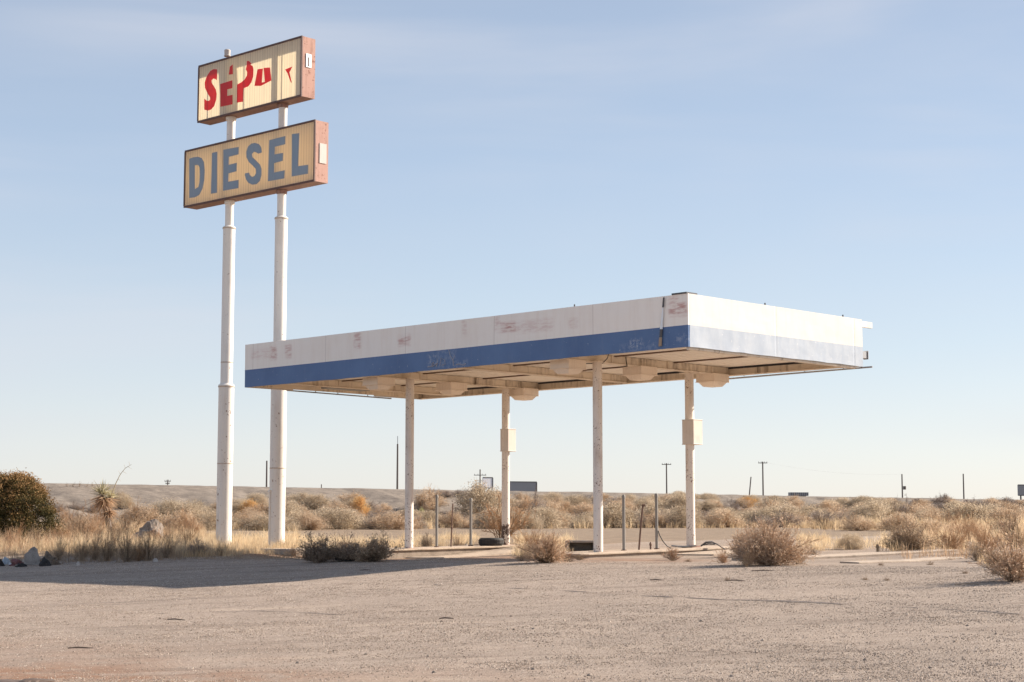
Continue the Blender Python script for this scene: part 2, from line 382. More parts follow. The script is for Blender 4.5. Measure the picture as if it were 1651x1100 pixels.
# ------------------------------------------------------------------ vegetation
def veg_mat(name, stops, trans=.3, var=.25):
    m, t = new_mat(name); a = t.add('ShaderNodeAttribute', {'attribute_name': 'tint'}); oi = t.n.new('ShaderNodeObjectInfo')
    f = t.math('ADD', a.outputs[2], t.math('MULTIPLY', t.math('SUBTRACT', oi.outputs['Random'], .5), var), clamp=True)
    c = t.ramp(f, stops)
    d = t.n.new('ShaderNodeBsdfPrincipled'); t.set(d, 'Base Color', c); t.set(d, 'Roughness', .8); t.set(d, 'Specular IOR Level', .2)
    tr = t.add('ShaderNodeBsdfTranslucent', Color=c); mx = t.n.new('ShaderNodeMixShader'); mx.inputs[0].default_value = trans
    t.l.new(d.outputs[0], mx.inputs[1]); t.l.new(tr.outputs[0], mx.inputs[2]); t.l.new(mx.outputs[0], t.out.inputs[0]); return m
VM = {
    'olive': veg_mat('scrub_olive', [(0, (.32, .245, .17)), (.4, (.48, .385, .275)), (.75, (.59, .48, .35)), (1, (.66, .54, .41))], .58),
    'tan': veg_mat('scrub_tan', [(0, (.38, .275, .19)), (.4, (.55, .415, .29)), (.75, (.66, .51, .36)), (1, (.72, .57, .42))], .58),
    'grey': veg_mat('scrub_grey', [(0, (.22, .175, .15)), (.5, (.37, .30, .26)), (1, (.50, .42, .36))], .5),
    'orange': veg_mat('scrub_orange', [(0, (.50, .29, .12)), (.5, (.68, .42, .18)), (1, (.76, .52, .25))], .45),
    'green': veg_mat('scrub_green', [(0, (.26, .25, .11)), (.5, (.40, .38, .17)), (1, (.48, .46, .22))], .45),
    'grass': veg_mat('dry_grass', [(0, (.40, .285, .17)), (.35, (.60, .445, .275)), (.7, (.74, .575, .37)), (1, (.82, .67, .46))], .5),
    'weed': veg_mat('dry_weed', [(0, (.20, .15, .11)), (.4, (.36, .27, .19)), (.75, (.52, .39, .275)), (1, (.62, .48, .34))], .4),
    'dark': veg_mat('dark_weed', [(0, (.13, .105, .085)), (.5, (.25, .195, .15)), (1, (.39, .30, .23))], .3),
    'dark2': veg_mat('dark_bush_leaf', [(0, (.17, .13, .10)), (.5, (.32, .24, .18)), (1, (.48, .37, .28))], .35),
    'pink': veg_mat('tumble_weed', [(0, (.32, .225, .16)), (.35, (.54, .395, .28)), (.75, (.68, .515, .37)), (1, (.76, .595, .44))], .45),
    'red': veg_mat('red_weed', [(0, (.34, .215, .135)), (.4, (.52, .35, .22)), (1, (.66, .48, .32))], .45),
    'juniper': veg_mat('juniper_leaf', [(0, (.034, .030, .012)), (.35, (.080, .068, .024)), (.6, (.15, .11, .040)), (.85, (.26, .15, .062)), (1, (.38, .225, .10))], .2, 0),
    'yucca': veg_mat('yucca_blade', [(0, (.30, .27, .15)), (.5, (.50, .44, .27)), (1, (.68, .59, .39))], .4, 0),
    'stalk': veg_mat('pale_stalk', [(0, (.52, .42, .28)), (1, (.75, .63, .46))], .2, 0),
}
def prisms(p0, p1, r0, r1):
    d = p1 - p0; d = d / (np.linalg.norm(d, axis=1, keepdims=True) + 1e-9)
    ref = np.where(np.abs(d[:, 2:3]) < .9, np.array([[0, 0, 1.]]), np.array([[1., 0, 0]]))
    a = np.cross(d, ref); a /= np.linalg.norm(a, axis=1, keepdims=True) + 1e-9; b = np.cross(d, a)
    ring = []
    for P, r in ((p0, r0), (p1, r1)):
        for k in range(3):
            an = 2 * math.pi * k / 3; ring.append(P + r[:, None] * (math.cos(an) * a + math.sin(an) * b))
    V = np.stack(ring, 1).reshape(-1, 3); i = np.arange(len(p0))[:, None, None] * 6
    f = np.array([(0, 1, 4, 3), (1, 2, 5, 4), (2, 0, 3, 5)])
    return V, (i + f[None]).reshape(-1, 4)
def diamonds(C, size, rg, asp=.45, upb=0.0):
    n = len(C); u = rg.normal(size=(n, 3)); u[:, 2] += upb; u /= np.linalg.norm(u, axis=1, keepdims=True)
    w = np.cross(u, rg.normal(size=(n, 3))); w /= np.linalg.norm(w, axis=1, keepdims=True)
    s = size[:, None]
    V = np.stack([C - u * s, C + w * s * asp, C + u * s, C - w * s * asp], 1).reshape(-1, 3)
    return V, np.arange(4 * n).reshape(-1, 4)
def join(parts):
    V, F_, T = [], [], []; b = 0
    for v, f, tt in parts: V.append(v); F_.append(f + b); T.append(tt); b += len(v)
    return np.concatenate(V), [np.concatenate(F_)], np.concatenate(T)
def twiggy(seed, H, Rr, n_main, n_sub, n_twig, r=.006, spread=1.0, lo=.0):
    """branching dry bush: stems > branches > twigs, all thin prisms"""
    rg = np.random.default_rng(seed)
    az = rg.uniform(0, 6.283, n_main); el = np.arccos(rg.uniform(math.cos(R(82) * min(spread, 1)), 1, n_main))
    ph = rg.uniform(0, 6.28, 2); dom = rg.uniform(.45, 1.12, n_main) * (1 + .22 * np.sin(az + ph[0]) + .16 * np.sin(3 * az + ph[1]))
    tip = np.c_[np.sin(el) * np.cos(az) * Rr, np.sin(el) * np.sin(az) * Rr, np.maximum(np.cos(el), .06) * H] * dom[:, None]
    base = np.c_[rg.normal(0, .07 * Rr, n_main), rg.normal(0, .07 * Rr, n_main), np.full(n_main, -.02)]
    mid = (base + tip) * .5 + np.c_[rg.normal(0, .07, (n_main, 2)) * Rr, .08 * H + rg.normal(0, .03, n_main) * H]
    def seg(p0, p1, r0, r1, tt): v, f = prisms(p0, p1, r0, r1); return v, f, np.repeat(tt, 6)
    tm = rg.uniform(.05, .5, n_main); R1 = np.full(n_main, r)
    parts = [seg(base, mid, R1 * 1.3, R1 * .9, tm), seg(mid, tip, R1 * .9, R1 * .5, tm)]
    k = rg.integers(0, n_main, n_sub); tt = rg.uniform(.25, 1.0, n_sub)[:, None]
    p = np.where(tt < .5, base[k] + (mid[k] - base[k]) * tt * 2, mid[k] + (tip[k] - mid[k]) * (tt * 2 - 1))
    d = tip[k] - base[k]; d /= np.linalg.norm(d, axis=1, keepdims=True) + 1e-9
    d = d + rg.normal(0, .55, (n_sub, 3)); d[:, 2] += .25; d /= np.linalg.norm(d, axis=1, keepdims=True)
    ln = rg.uniform(.12, .36, n_sub)[:, None] * (H + Rr) * .5; q = p + d * ln; q[:, 2] = np.maximum(q[:, 2], .02)
    ts = rg.uniform(.2, .8, n_sub); parts.append(seg(p, q, np.full(n_sub, r * .6), np.full(n_sub, r * .35), ts))
    k2 = rg.integers(0, n_sub, n_twig); t2 = rg.uniform(.2, 1.0, n_twig)[:, None]; p2 = p[k2] + (q[k2] - p[k2]) * t2
    d2 = d[k2] + rg.normal(0, .7, (n_twig, 3)); d2[:, 2] += .2; d2 /= np.linalg.norm(d2, axis=1, keepdims=True)
    q2 = p2 + d2 * rg.uniform(.05, .16, n_twig)[:, None] * (H + Rr) * .5; q2[:, 2] = np.maximum(q2[:, 2], .02)
    parts.append(seg(p2, q2, np.full(n_twig, r * .42), np.full(n_twig, r * .25), rg.uniform(.35, 1, n_twig)))
    return parts, q2
def leafy(seed, H, Rr, n_clump, per, size, fill=.8, tops=0):
    rg = np.random.default_rng(seed)
    az = rg.uniform(0, 6.283, n_clump); ce = rg.uniform(.0, 1, n_clump); se = np.sqrt(1 - ce * ce)
    lob = 1 + .22 * np.sin(az * 2 + seed) + .15 * np.sin(az * 5 + seed * 2)
    rr = rg.uniform(fill * .7, 1, n_clump) * lob
    C = np.c_[se * np.cos(az) * Rr * rr, se * np.sin(az) * Rr * rr, (ce * .88 + .08) * H * rg.uniform(.8, 1.05, n_clump)]
    tc = rg.uniform(.15, .85, n_clump)
    k = np.repeat(np.arange(n_clump), per); n = len(k)
    P = C[k] + rg.normal(0, 1, (n, 3)) * np.array([.15 * Rr, .15 * Rr, .11 * H]); P[:, 2] = np.abs(P[:, 2])
    v, f = diamonds(P, size * rg.uniform(.6, 1.4, n), rg, .45, .4)
    return v, f, np.repeat(np.clip(tc[k] + rg.normal(0, .16, n), 0, 1), 4)

# prototypes of the scrub on the embankment: mesh data shared by every copy
PROTO = {}
def proto(key, mat, parts):
    V, fs, T = join(parts); PROTO[key] = (V, fs, T, mat, None)
for i in range(3):
    tw, _ = twiggy(100 + i, .95, 1.0, 40, 160, 300, .010)
    proto(f'olive{i}', 'olive', tw + [leafy(10 + i, 1.0, 1.0, 80, 150, .026)])
for i in range(3):
    tw, _ = twiggy(120 + i, 1.0, 1.0, 60, 420, 1500, .010); proto(f'tan{i}', 'tan', tw + [leafy(20 + i, .95, .95, 60, 120, .024)])
for i in range(2):
    tw, _ = twiggy(140 + i, 1.0, 1.0, 70, 500, 1800, .010); proto(f'grey{i}', 'grey', tw + [leafy(30 + i, .9, .9, 40, 60, .022)])
tw, _ = twiggy(150, .95, .95, 30, 100, 200, .01); proto('orange0', 'orange', tw + [leafy(40, 1, 1, 70, 150, .028)])
tw, _ = twiggy(151, .95, .95, 30, 100, 200, .01); proto('green0', 'green', tw + [leafy(41, 1, 1, 70, 130, .028)])
for i in range(3):
    tw, _ = twiggy(160 + i, 1.0, .8, 50, 400, 1500, .006); proto(f'weed{i}', 'weed', tw)
for i in range(2):
    tw, _ = twiggy(170 + i, 1.0, .8, 50, 400, 1500, .006); proto(f'dark{i}', 'dark', tw + [leafy(50 + i, .8, .7, 30, 25, .03)])
for i in range(2):
    tw, _ = twiggy(190 + i, 1.0, .9, 9, 30, 40, .02); proto(f'sparse{i}', 'weed', tw)
for i in range(2):
    tw, _ = twiggy(180 + i, 1.0, .8, 60, 450, 1500, .006); proto(f'red{i}', 'red', tw)
_me = {}
def plant(key, name, x, y, rx, h, label, cat, group=None, dz=-.03):
    if key not in _me:
        V, fs, T, mt, _ = PROTO[key]; o = np_mesh(name, V, fs, VM[mt], attrs={'tint': T}); _me[key] = o.data
    else:
        o = bpy.data.objects.new(name, _me[key]); COL.objects.link(o)
    o.location = (float(x), float(y), g1(x, y) + dz); o.scale = (rx * random.uniform(.9, 1.1), rx * random.uniform(.9, 1.1), h)
    o.rotation_euler = (0, 0, random.uniform(0, 6.28)); return tag(o, label, cat, group)
# embankment scrub
LAB = {'olive': ('olive grey rounded scrub bush among the scrub covering the embankment', 'olive scrub on the embankment'),
       'tan': ('tan dry rounded scrub bush among the scrub covering the embankment', 'tan scrub on the embankment'),
       'grey': ('dark grey bare scrub bush among the scrub covering the embankment', 'grey scrub on the embankment')}
pts = []; tries = 0
while len(pts) < 285 and tries < 20000:
    tries += 1
    tt = random.uniform(-8, 82); e = random.uniform(-15, -2.0)
    x = -15.6 + tt * .738 - e * .674; y = 82.5 + tt * .674 + e * .738
    u, v = proj(x, y, g1(x, y))
    if u < 60 or u > 1750: continue
    dens = 1.0
    if u < 345: dens = .7 * float(sm(-8, -11, e)) * float(sm(150, 330, u))
    elif u < 700: dens = 0 if e > -4.5 else 1.0
    if random.random() > dens: continue
    rad = random.uniform(.6, 1.15) * float(np.interp(e, [-10, -5, -1.5], [1.0, .78, .5])) * (1 + max(0, u - 900) / 1600)
    if any((x - a) ** 2 + (y - b) ** 2 < (.52 * (rad + c)) ** 2 for a, b, c in pts): continue
    pts.append((x, y, rad))
    kind = random.choices(['olive', 'tan', 'grey'], [.36, .46, .18])[0]
    key = kind + str(random.randrange(2 if kind == 'grey' else 3))
    lab, grp = LAB[kind]
    plant(key, 'scrub_bush', x, y, rad, min(rad * random.uniform(.6, 1.0), 3.36 + random.uniform(-.3, .2) - g1(x, y)) if g1(x, y) < 2.9 else rad * .6, lab, 'bush', grp)
def bush_at(key, u, v, w_px, h_px, label, cat='bush', group=None, name='scrub_bush'):
    p = hit(u, v); k = F / p[1]
    return plant(key, name, p[0], p[1], w_px / k / 2, h_px / k, label, cat, group)
bush_at('orange0', 578, 836, 30, 35, 'bright orange leafless looking bush on the embankment behind the grass')
bush_at('orange0', 401, 833, 36, 26, 'rusty orange bush seen between the two sign poles')
bush_at('orange0', 1205, 818, 34, 16, 'small orange tinted bush near the leaning utility pole')
bush_at('green0', 678, 838, 16, 18, 'small yellow green bush beside the leftmost canopy column', name='green_bush')
bush_at('olive1', 775, 838, 92, 56, 'tallest olive bush rising over the crest under the pale billboard')
bush_at('tan2', 688, 822, 50, 34, 'dark topped bush on the crest right of the leftmost canopy column')
bush_at('olive2', 1100, 836, 60, 40, 'broad olive bush in front of the crossarm pole')
bush_at('grey1', 868, 838, 44, 40, 'grey brown bush below the long grey billboard')
bush_at('grey0', 748 + 320, 848, 40, 22, 'low grey brown bush at the far lot edge behind the tall posts')
bush_at('weed0', 1170, 847, 22, 16, 'small lone dry weed on the far gravel lot', 'weed', name='dry_weed')
bush_at('grey1', 1255, 850, 50, 26, 'low dark brush at the edge of the far lot right of the last column')
bush_at('grey1', 1455, 840, 60, 32, 'dark purple grey bare bush right of centre of the far scrub')
bush_at('grey0', 1525, 812, 30, 16, 'bare twiggy bush breaking the skyline between two utility poles')
for i, u in enumerate((108, 118, 128, 140, 148)):
    bush_at(f'sparse{i % 2}', u, 785, 9, 8 + 2 * (i % 3), 'tiny dark weed on the crest beside the juniper', 'weed', 'weeds on the crest skyline', 'crest_weed')

# ------------------------------------------------------------------ dry grass (uncountable)
def inpoly(u, v, P):
    ins = np.zeros(len(u), bool); j = len(P) - 1
    for i in range(len(P)):
        (xi, yi), (xj, yj) = P[i], P[j]
        c = ((yi > v) != (yj > v)) & (u < (xj - xi) * (v - yi) / (yj - yi + 1e-12) + xi); ins ^= c; j = i
    return ins
def blades(x, y, h, w, rg, tint, lean=.35):
    n = len(x); z = gz(x, y) - .01; az = rg.uniform(0, 6.283, n); la = rg.uniform(0, lean, n) * h
    d = np.c_[np.cos(az) * la, np.sin(az) * la]; pa = rg.uniform(0, 6.283, n); wx, wy = np.cos(pa) * w / 2, np.sin(pa) * w / 2
    b0 = np.c_[x - wx, y - wy, z]; b1 = np.c_[x + wx, y + wy, z]
    m0 = np.c_[x - wx * .75 + d[:, 0] * .35, y - wy * .75 + d[:, 1] * .35, z + h * .55]; m1 = np.c_[x + wx * .75 + d[:, 0] * .35, y + wy * .75 + d[:, 1] * .35, z + h * .55]
    tp = np.c_[x + d[:, 0], y + d[:, 1], z + h * (1 - .3 * la / np.maximum(h, 1e-3))]
    V = np.stack([b0, b1, m1, m0, tp], 1).reshape(-1, 3); i = np.arange(n)[:, None] * 5
    return V, (i + np.array([0, 1, 2, 3])), (i + np.array([3, 2, 4])), np.repeat(tint, 5)
def field(name, label, mat, regions, seed, cat='grass'):
    """regions: (polygon in picture, world box x0,x1,y0,y1, tufts per m2, blades per tuft, height, width, tint)"""
    rg = np.random.default_rng(seed); VV_, Q, T3, TT = [], [], [], []; b = 0
    for P, (x0, x1, y0, y1), dens, nb, hh, ww, tn in regions:
        n = int((x1 - x0) * (y1 - y0) * dens); x = rg.uniform(x0, x1, n); y = rg.uniform(y0, y1, n)
        u, v = proj(x, y, gz(x, y)); nn = fbm(x * .8, y * .8, seed + 3); nf = fbm(x * .23, y * .23, seed + 9)
        keep = inpoly(u + (nn - .5) * 14, v + (nn - .5) * 3, P) & (rg.random(n) < sm(.36, .6, nn) * .85 + .12)
        x, y, nn, nf = x[keep], y[keep], nn[keep], nf[keep]
        k = np.repeat(np.arange(len(x)), nb)
        bx = x[k] + rg.normal(0, .07, len(k)); by = y[k] + rg.normal(0, .07, len(k))
        th = hh * rg.uniform(.35, 1.2, len(x)) * (.45 + 1.1 * fbm(x * 1.3, y * 1.3, seed + 31)) * (.6 + .8 * nf)
        h = th[k] * rg.uniform(.4, 1.05, len(k))
        tint = np.clip(tn + (nf[k] - .5) * .9 + rg.normal(0, .14, len(k)) + rg.normal(0, .08, len(x))[k], 0, 1)
        v_, q_, t_, tt_ = blades(bx, by, h, ww * rg.uniform(.6, 1.3, len(k)), rg, tint, .6)
        VV_.append(v_); Q.append(q_ + b); T3.append(t_ + b); TT.append(tt_); b += len(v_)
    o = np_mesh(name, np.concatenate(VV_), [np.concatenate(Q), np.concatenate(T3)], VM[mat], attrs={'tint': np.concatenate(TT)})
    return tag(o, label, cat, kind='stuff')
field('dry_grass', 'golden dry grass around the sign poles and behind the pump islands', 'grass', [
    ([(-420, 908), (60, 893), (200, 900), (340, 899), (480, 893), (490, 872), (330, 866), (330, 850), (-420, 850)], (-26, -3, 36, 70), 17, 13, .46, .009, .58),
    ([(330, 900), (480, 892), (640, 889), (662, 880), (660, 868), (560, 870), (480, 872), (330, 866)], (-14, -2, 38, 56), 26, 13, .27, .008, .75),
    ([(650, 886), (770, 879), (770, 866), (650, 866)], (-6, 1, 40, 60), 20, 13, .28, .008, .7),
    ([(830, 900), (915, 896), (925, 872), (835, 868)], (-1, 3, 37, 55), 26, 13, .32, .008, .75),
    ([(1285, 892), (1330, 889), (1340, 868), (1290, 868)], (6, 12, 38, 60), 26, 14, .34, .008, .7),
    ([(1330, 889), (1440, 885), (1430, 872), (1340, 872)], (6, 14, 38, 62), 12, 12, .26, .008, .6),
    ([(1420, 895), (1560, 897), (2050, 915), (2050, 850), (1640, 852), (1500, 864), (1420, 874)], (8, 34, 36, 80), 10, 12, .42, .009, .55),
    ([(1560, 925), (1600, 944), (1720, 950), (1720, 895), (1590, 900)], (8, 16, 30, 46), 14, 11, .30, .008, .5),
    ([(1385, 911), (1460, 911), (1460, 905), (1385, 904)], (6, 12, 34, 48), 30, 10, .12, .006, .35),
    ([(1470, 913), (1600, 915), (1600, 908), (1470, 906)], (7, 14, 34, 48), 24, 10, .14, .006, .35),
], 61)
field('toe_grass', 'pale dry grass along the foot of the embankment', 'grass', [
    ([(100, 853), (100, 840), (340, 842), (700, 842), (1300, 843), (1300, 852), (700, 853), (340, 856)], (-22, 24, 66, 125), 3.2, 14, .55, .017, .55),
    ([(1250, 856), (1250, 842), (2000, 840), (2000, 856)], (14, 60, 74, 150), 3.5, 14, .65, .02, .5),
], 62)
field('roadside_weeds', 'dark grey green dry weeds growing along the edge of the shaded pavement', 'weed', [
    ([(60, 908), (350, 902), (640, 900), (480, 897), (345, 885), (80, 893)], (-14, -2, 36, 48), 16, 9, .20, .007, .42),
    ([(60, 913), (200, 908), (345, 902), (345, 890), (200, 888), (80, 893)], (-14, -5, 36, 48), 9, 11, .42, .008, .3),
    ([(-400, 925), (40, 905), (60, 893), (-400, 895)], (-24, -10, 32, 48), 18, 12, .40, .008, .4),
], 63, 'weeds')
field('red_weeds', 'reddish brown dry weeds covering the field at the right', 'red', [
    ([(1440, 905), (2050, 935), (2050, 846), (1560, 848), (1440, 872)], (8, 34, 34, 84), 6, 12, .50, .009, .5),
    ([(-420, 905), (60, 888), (330, 872), (330, 852), (-420, 852)], (-26, -6, 38, 72), 8, 13, .62, .009, .45),
], 64, 'weeds')

# weed bushes one can tell apart
for i, (u, v, w, h, k) in enumerate([(95, 904, 46, 40, 'weed0'), (130, 905, 60, 44, 'weed1'), (170, 905, 66, 52, 'weed1'), (205, 906, 60, 56, 'weed2'), (240, 904, 54, 50, 'weed2'),
                                     (268, 900, 50, 38, 'weed0'), (152, 903, 40, 50, 'weed2'), (222, 905, 44, 40, 'red0')]):
    bush_at(k, u, v, w, h, 'brown grey weed clump in the row along the shaded pavement edge', 'weed', 'weeds along the shaded pavement edge', 'dry_weed')
bush_at('grey1', 320, 896, 46, 28, 'low dark weed left of the left sign pole', 'weed', name='dry_weed')
bush_at('weed1', 358, 896, 44, 26, 'grey brown weed at the foot of the left sign pole', 'weed', name='dry_weed')
bush_at('dark1', 688, 884, 40, 30, 'dark reddish weed between the leftmost column and its first post', 'weed', name='dry_weed')
for i, (u, v, w, h) in enumerate([(92, 824, 40, 14), (125, 822, 46, 12), (150, 826, 30, 12)]):
    bush_at(f'grey{i % 2}', u, v, w, h, 'low grey brush on the bare gravel slope beside the juniper', 'bush', 'low brush on the bare slope')
bush_at('olive1', 196, 818, 40, 24, 'olive brush directly behind the yucca stalk')
bush_at('weed2', 738, 884, 30, 26, 'small tan weed between two posts of the left island', 'weed', name='dry_weed')
bush_at('red0', 858, 884, 70, 32, 'golden brown bush behind the left island right of its column')
for i, (u, v, w, h, k) in enumerate([(110, 850, 80, 34, 'red1'), (160, 856, 90, 44, 'red0'), (225, 852, 90, 40, 'tan1'), (130, 868, 80, 44, 'weed2'), (310, 868, 60, 40, 'red1'), (270, 884, 50, 36, 'weed1'), (180, 882, 60, 40, 'weed0'), (95, 880, 60, 40, 'red0'), (150, 872, 70, 40, 'red1'), (200, 868, 70, 36, 'weed0'), (290, 862, 80, 40, 'tan1'), (300, 880, 60, 34, 'weed1'), (20, 885, 70, 40, 'red1'),
                                     (130, 862, 60, 30, 'tan0'), (250, 878, 60, 30, 'red0'), (60, 885, 50, 34, 'weed2'), (320, 850, 60, 40, 'olive1'), (275, 848, 70, 42, 'olive2')]):
    bush_at(k, u, v, w, h, 'dry brown bush in the grassy field left of the sign poles', 'bush', 'bushes in the left field', 'field_bush')
for i, (u, v, w, h, k) in enumerate([(1530, 888, 90, 46, 'red0'), (1590, 893, 90, 54, 'red1'), (1640, 885, 90, 60, 'weed0'), (1560, 872, 80, 40, 'red1'), (1620, 866, 90, 40, 'weed1'), (1500, 866, 70, 30, 'tan0'),
                                     (1600, 915, 60, 34, 'weed2'), (1640, 918, 70, 46, 'red0'), (1575, 905, 60, 34, 'weed1'), (1670, 930, 70, 50, 'tan0'), (1450, 856, 80, 28, 'tan1'), (1385, 856, 70, 24, 'tan2'), (1330, 853, 60, 24, 'weed2'), (1540, 852, 80, 30, 'red0'), (1620, 850, 80, 32, 'tan0'), (1700, 900, 90, 60, 'red1')]):
    bush_at(k, u, v, w, h, 'reddish brown weed bush in the field at the right edge', 'bush', 'weed bushes in the right field', 'field_bush')
bush_at('olive0', 1372, 886, 44, 26, 'small olive tuft behind the right kerb', 'weed', name='dry_weed')
for u, v in ((1172, 936), (1430, 936), (1500, 911), (1420, 912), (1555, 925), (1085, 905), (1110, 906), (1395, 935)):
    bush_at('weed' + str(random.randrange(3)), u, v, 20, 9, 'tiny dry tuft growing from the bare lot', 'weed', 'small tufts on the lot', 'dry_tuft')

def big_bush(name, u, v, wpx, hpx, mat, seed, label, nm, ns, nt, r=.006, leaves=0, leaf=.02, spread=1.0, cat='bush', fmat=None):
    p = hit(u, v); k = F / p[1]; Rr, H = wpx / k / 2, hpx / k
    root = empty(name, (p[0], p[1], g1(p[0], p[1])), 0, label, cat)
    parts, q = twiggy(seed, H, Rr, nm, ns, nt, r, spread)
    V, fs, T = join(parts[:2]); np_mesh('stems', V, fs, VM[mat], root, {'tint': T})
    rest = parts[2:]
    if leaves:
        rg = np.random.default_rng(seed + 1); kk = rg.integers(0, len(q), leaves)
        v_, f_ = diamonds(q[kk] + rg.normal(0, .03, (leaves, 3)), leaf * rg.uniform(.6, 1.4, leaves), rg); rest = rest + [(v_, f_, np.repeat(rg.uniform(.2, 1, leaves), 4))]
    V, fs, T = join(rest); np_mesh('foliage', V, fs, VM[fmat or mat], root, {'tint': T}); return root
big_bush('tumbleweed', 1238, 912, 132, 62, 'pink', 301, 'large pinkish tan tumbleweed bush standing right of the islands', 200, 1800, 7500, .006, 14000, .014)
big_bush('tumbleweed', 1195, 898, 50, 46, 'pink', 302, 'smaller pale twiggy bush tucked behind the large tumbleweed', 60, 500, 2000, .006, 2500, .013)
big_bush('dry_bush', 1462, 890, 86, 46, 'weed', 303, 'brown bush with upright tufts behind the right kerb', 110, 800, 3400, .006, 3500, .016)
big_bush('dry_bush', 1636, 938, 100, 76, 'weed', 304, 'open branched tan bush at the right picture edge beside the lot', 60, 420, 1900, .006, 2600, .014, fmat='pink')
big_bush('dark_bush', 514, 907, 72, 36, 'dark', 305, 'dark shaded bush at the left end of the row lying along the pavement edge', 90, 700, 2600, .006, 3000, .020, fmat='dark2')
big_bush('dark_bush', 558, 905, 84, 32, 'dark', 315, 'low dark brown bush right behind the black rubber scrap', 90, 700, 2600, .006, 3000, .020, fmat='dark2')
big_bush('dark_bush', 600, 906, 78, 38, 'dark', 306, 'dark brown bush at the front end of the left island', 90, 700, 2600, .006, 3200, .020, fmat='weed')
big_bush('dry_bush', 880, 908, 86, 46, 'weed', 307, 'brown twiggy bush on the pavement between the two islands', 120, 900, 3600, .006, 3500, .014, fmat='pink')
big_bush('dry_bush', 862, 895, 40, 40, 'red', 308, 'tall reddish grass bush leaning behind the brown twiggy bush', 90, 300, 800, .005, 0)
big_bush('bare_shrub', 812, 877, 124, 86, 'weed', 309, 'bare open shrub with spreading thin branches behind the discarded tyre', 26, 130, 700, .011, 700, .02, .8, 'shrub', fmat='red')
for i, (u, v, w, h, k) in enumerate([(470, 897, 40, 18, 'weed0'), (500, 902, 46, 26, 'dark0'), (562, 898, 60, 38, 'weed1'), (548, 902, 50, 34, 'dark1'), (622, 899, 44, 28, 'weed2'), (612, 903, 36, 24, 'dark0'), (842, 905, 34, 26, 'weed0'),
                                     (905, 902, 44, 22, 'red0'), (935, 903, 34, 14, 'weed1'), (915, 906, 30, 16, 'dark1'), (1165, 908, 40, 26, 'red1'), (1310, 897, 40, 22, 'weed2'), (1285, 910, 44, 30, 'weed1'), (1205, 914, 50, 28, 'weed0')]):
    bush_at(k, u, v, w, h, 'low ragged weed tuft growing against a bush or slab edge at the lot border', 'weed', 'ragged weeds along the slab edges', 'dry_weed')
big_bush('dry_weed', 1085, 903, 36, 20, 'pink', 310, 'small pinkish weed in front of the right island', 50, 250, 800, .005, 0, cat='weed')

# juniper
p = hit(14, 880); k = F / p[1]
jr = empty('juniper_bush', p, 0, 'dense dark olive juniper with rusty brown tips at the left edge', 'bush')
b = MB()
for i in range(5):
    a = i * 1.3; b.tube([(0.1 * math.cos(a), .1 * math.sin(a), -.05), (.25 * math.cos(a), .25 * math.sin(a), .6), (.5 * math.cos(a + .3), .5 * math.sin(a + .3), 1.25)], [.06, .045, .02], 6)
b.build('trunk', M['stick'], jr, True)
rg = np.random.default_rng(77); JR, JH = 1.62, 2.34
n = 900; az = rg.uniform(0, 6.283, n); hh = rg.uniform(.02, 1, n)
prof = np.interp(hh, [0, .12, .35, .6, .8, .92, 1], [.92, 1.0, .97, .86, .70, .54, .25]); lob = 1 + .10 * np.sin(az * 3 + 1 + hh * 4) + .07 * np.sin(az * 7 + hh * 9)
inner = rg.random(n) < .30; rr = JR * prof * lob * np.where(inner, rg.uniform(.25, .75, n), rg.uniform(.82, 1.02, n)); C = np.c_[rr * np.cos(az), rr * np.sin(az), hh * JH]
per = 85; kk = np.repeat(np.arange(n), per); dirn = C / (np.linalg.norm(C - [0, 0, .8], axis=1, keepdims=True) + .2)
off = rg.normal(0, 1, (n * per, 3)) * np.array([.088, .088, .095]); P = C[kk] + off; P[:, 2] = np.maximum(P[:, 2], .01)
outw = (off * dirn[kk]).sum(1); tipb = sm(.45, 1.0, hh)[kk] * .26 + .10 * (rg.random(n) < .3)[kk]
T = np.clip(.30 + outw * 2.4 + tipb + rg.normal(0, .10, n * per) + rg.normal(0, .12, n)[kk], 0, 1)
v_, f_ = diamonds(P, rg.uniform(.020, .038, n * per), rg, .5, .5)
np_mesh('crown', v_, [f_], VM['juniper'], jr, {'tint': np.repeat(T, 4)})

# yucca
p = hit(178, 858); k = F / p[1]
yr = empty('yucca', p, 0, 'yucca with a spiky crown, dead leaf skirt and tall bent flower stalk', 'plant')
q = lambda u, v, dy=0: tuple(at(u, v, p[1] + dy) - p)
b = MB(); b.tube([(0, 0, -.05), q(172, 832), q(165, 798)], [.11, .10, .08], 8); b.build('trunk', M['stick'], yr, True)
rg = np.random.default_rng(5)
def spikes(c, n, ln, w, up, seed):
    rg = np.random.default_rng(seed); d = rg.normal(size=(n, 3)); d[:, 2] = d[:, 2] * .6 + up; d /= np.linalg.norm(d, axis=1, keepdims=True)
    L = ln * rg.uniform(.65, 1.1, n)[:, None]; w_ = np.cross(d, rg.normal(size=(n, 3))); w_ /= np.linalg.norm(w_, axis=1, keepdims=True)
    c = np.array(c) + rg.normal(0, .03, (n, 3)); md = c + d * L * .45; tp = c + d * L; tp[:, 2] -= .06 * L[:, 0]
    V = np.stack([c - w_ * w * .6, md - w_ * w, tp, md + w_ * w, c + w_ * w * .6], 1).reshape(-1, 3)
    return V, np.arange(5 * n).reshape(-1, 5), np.repeat(rg.random(n), 5)
v_, f_, t_ = spikes(q(165, 796), 130, .62, .012, .75, 1); np_mesh('leaf_crown', v_, [f_], VM['yucca'], yr, {'tint': t_})
v2, f2, t2 = spikes(q(178, 802, .2), 70, .42, .012, .5, 4)
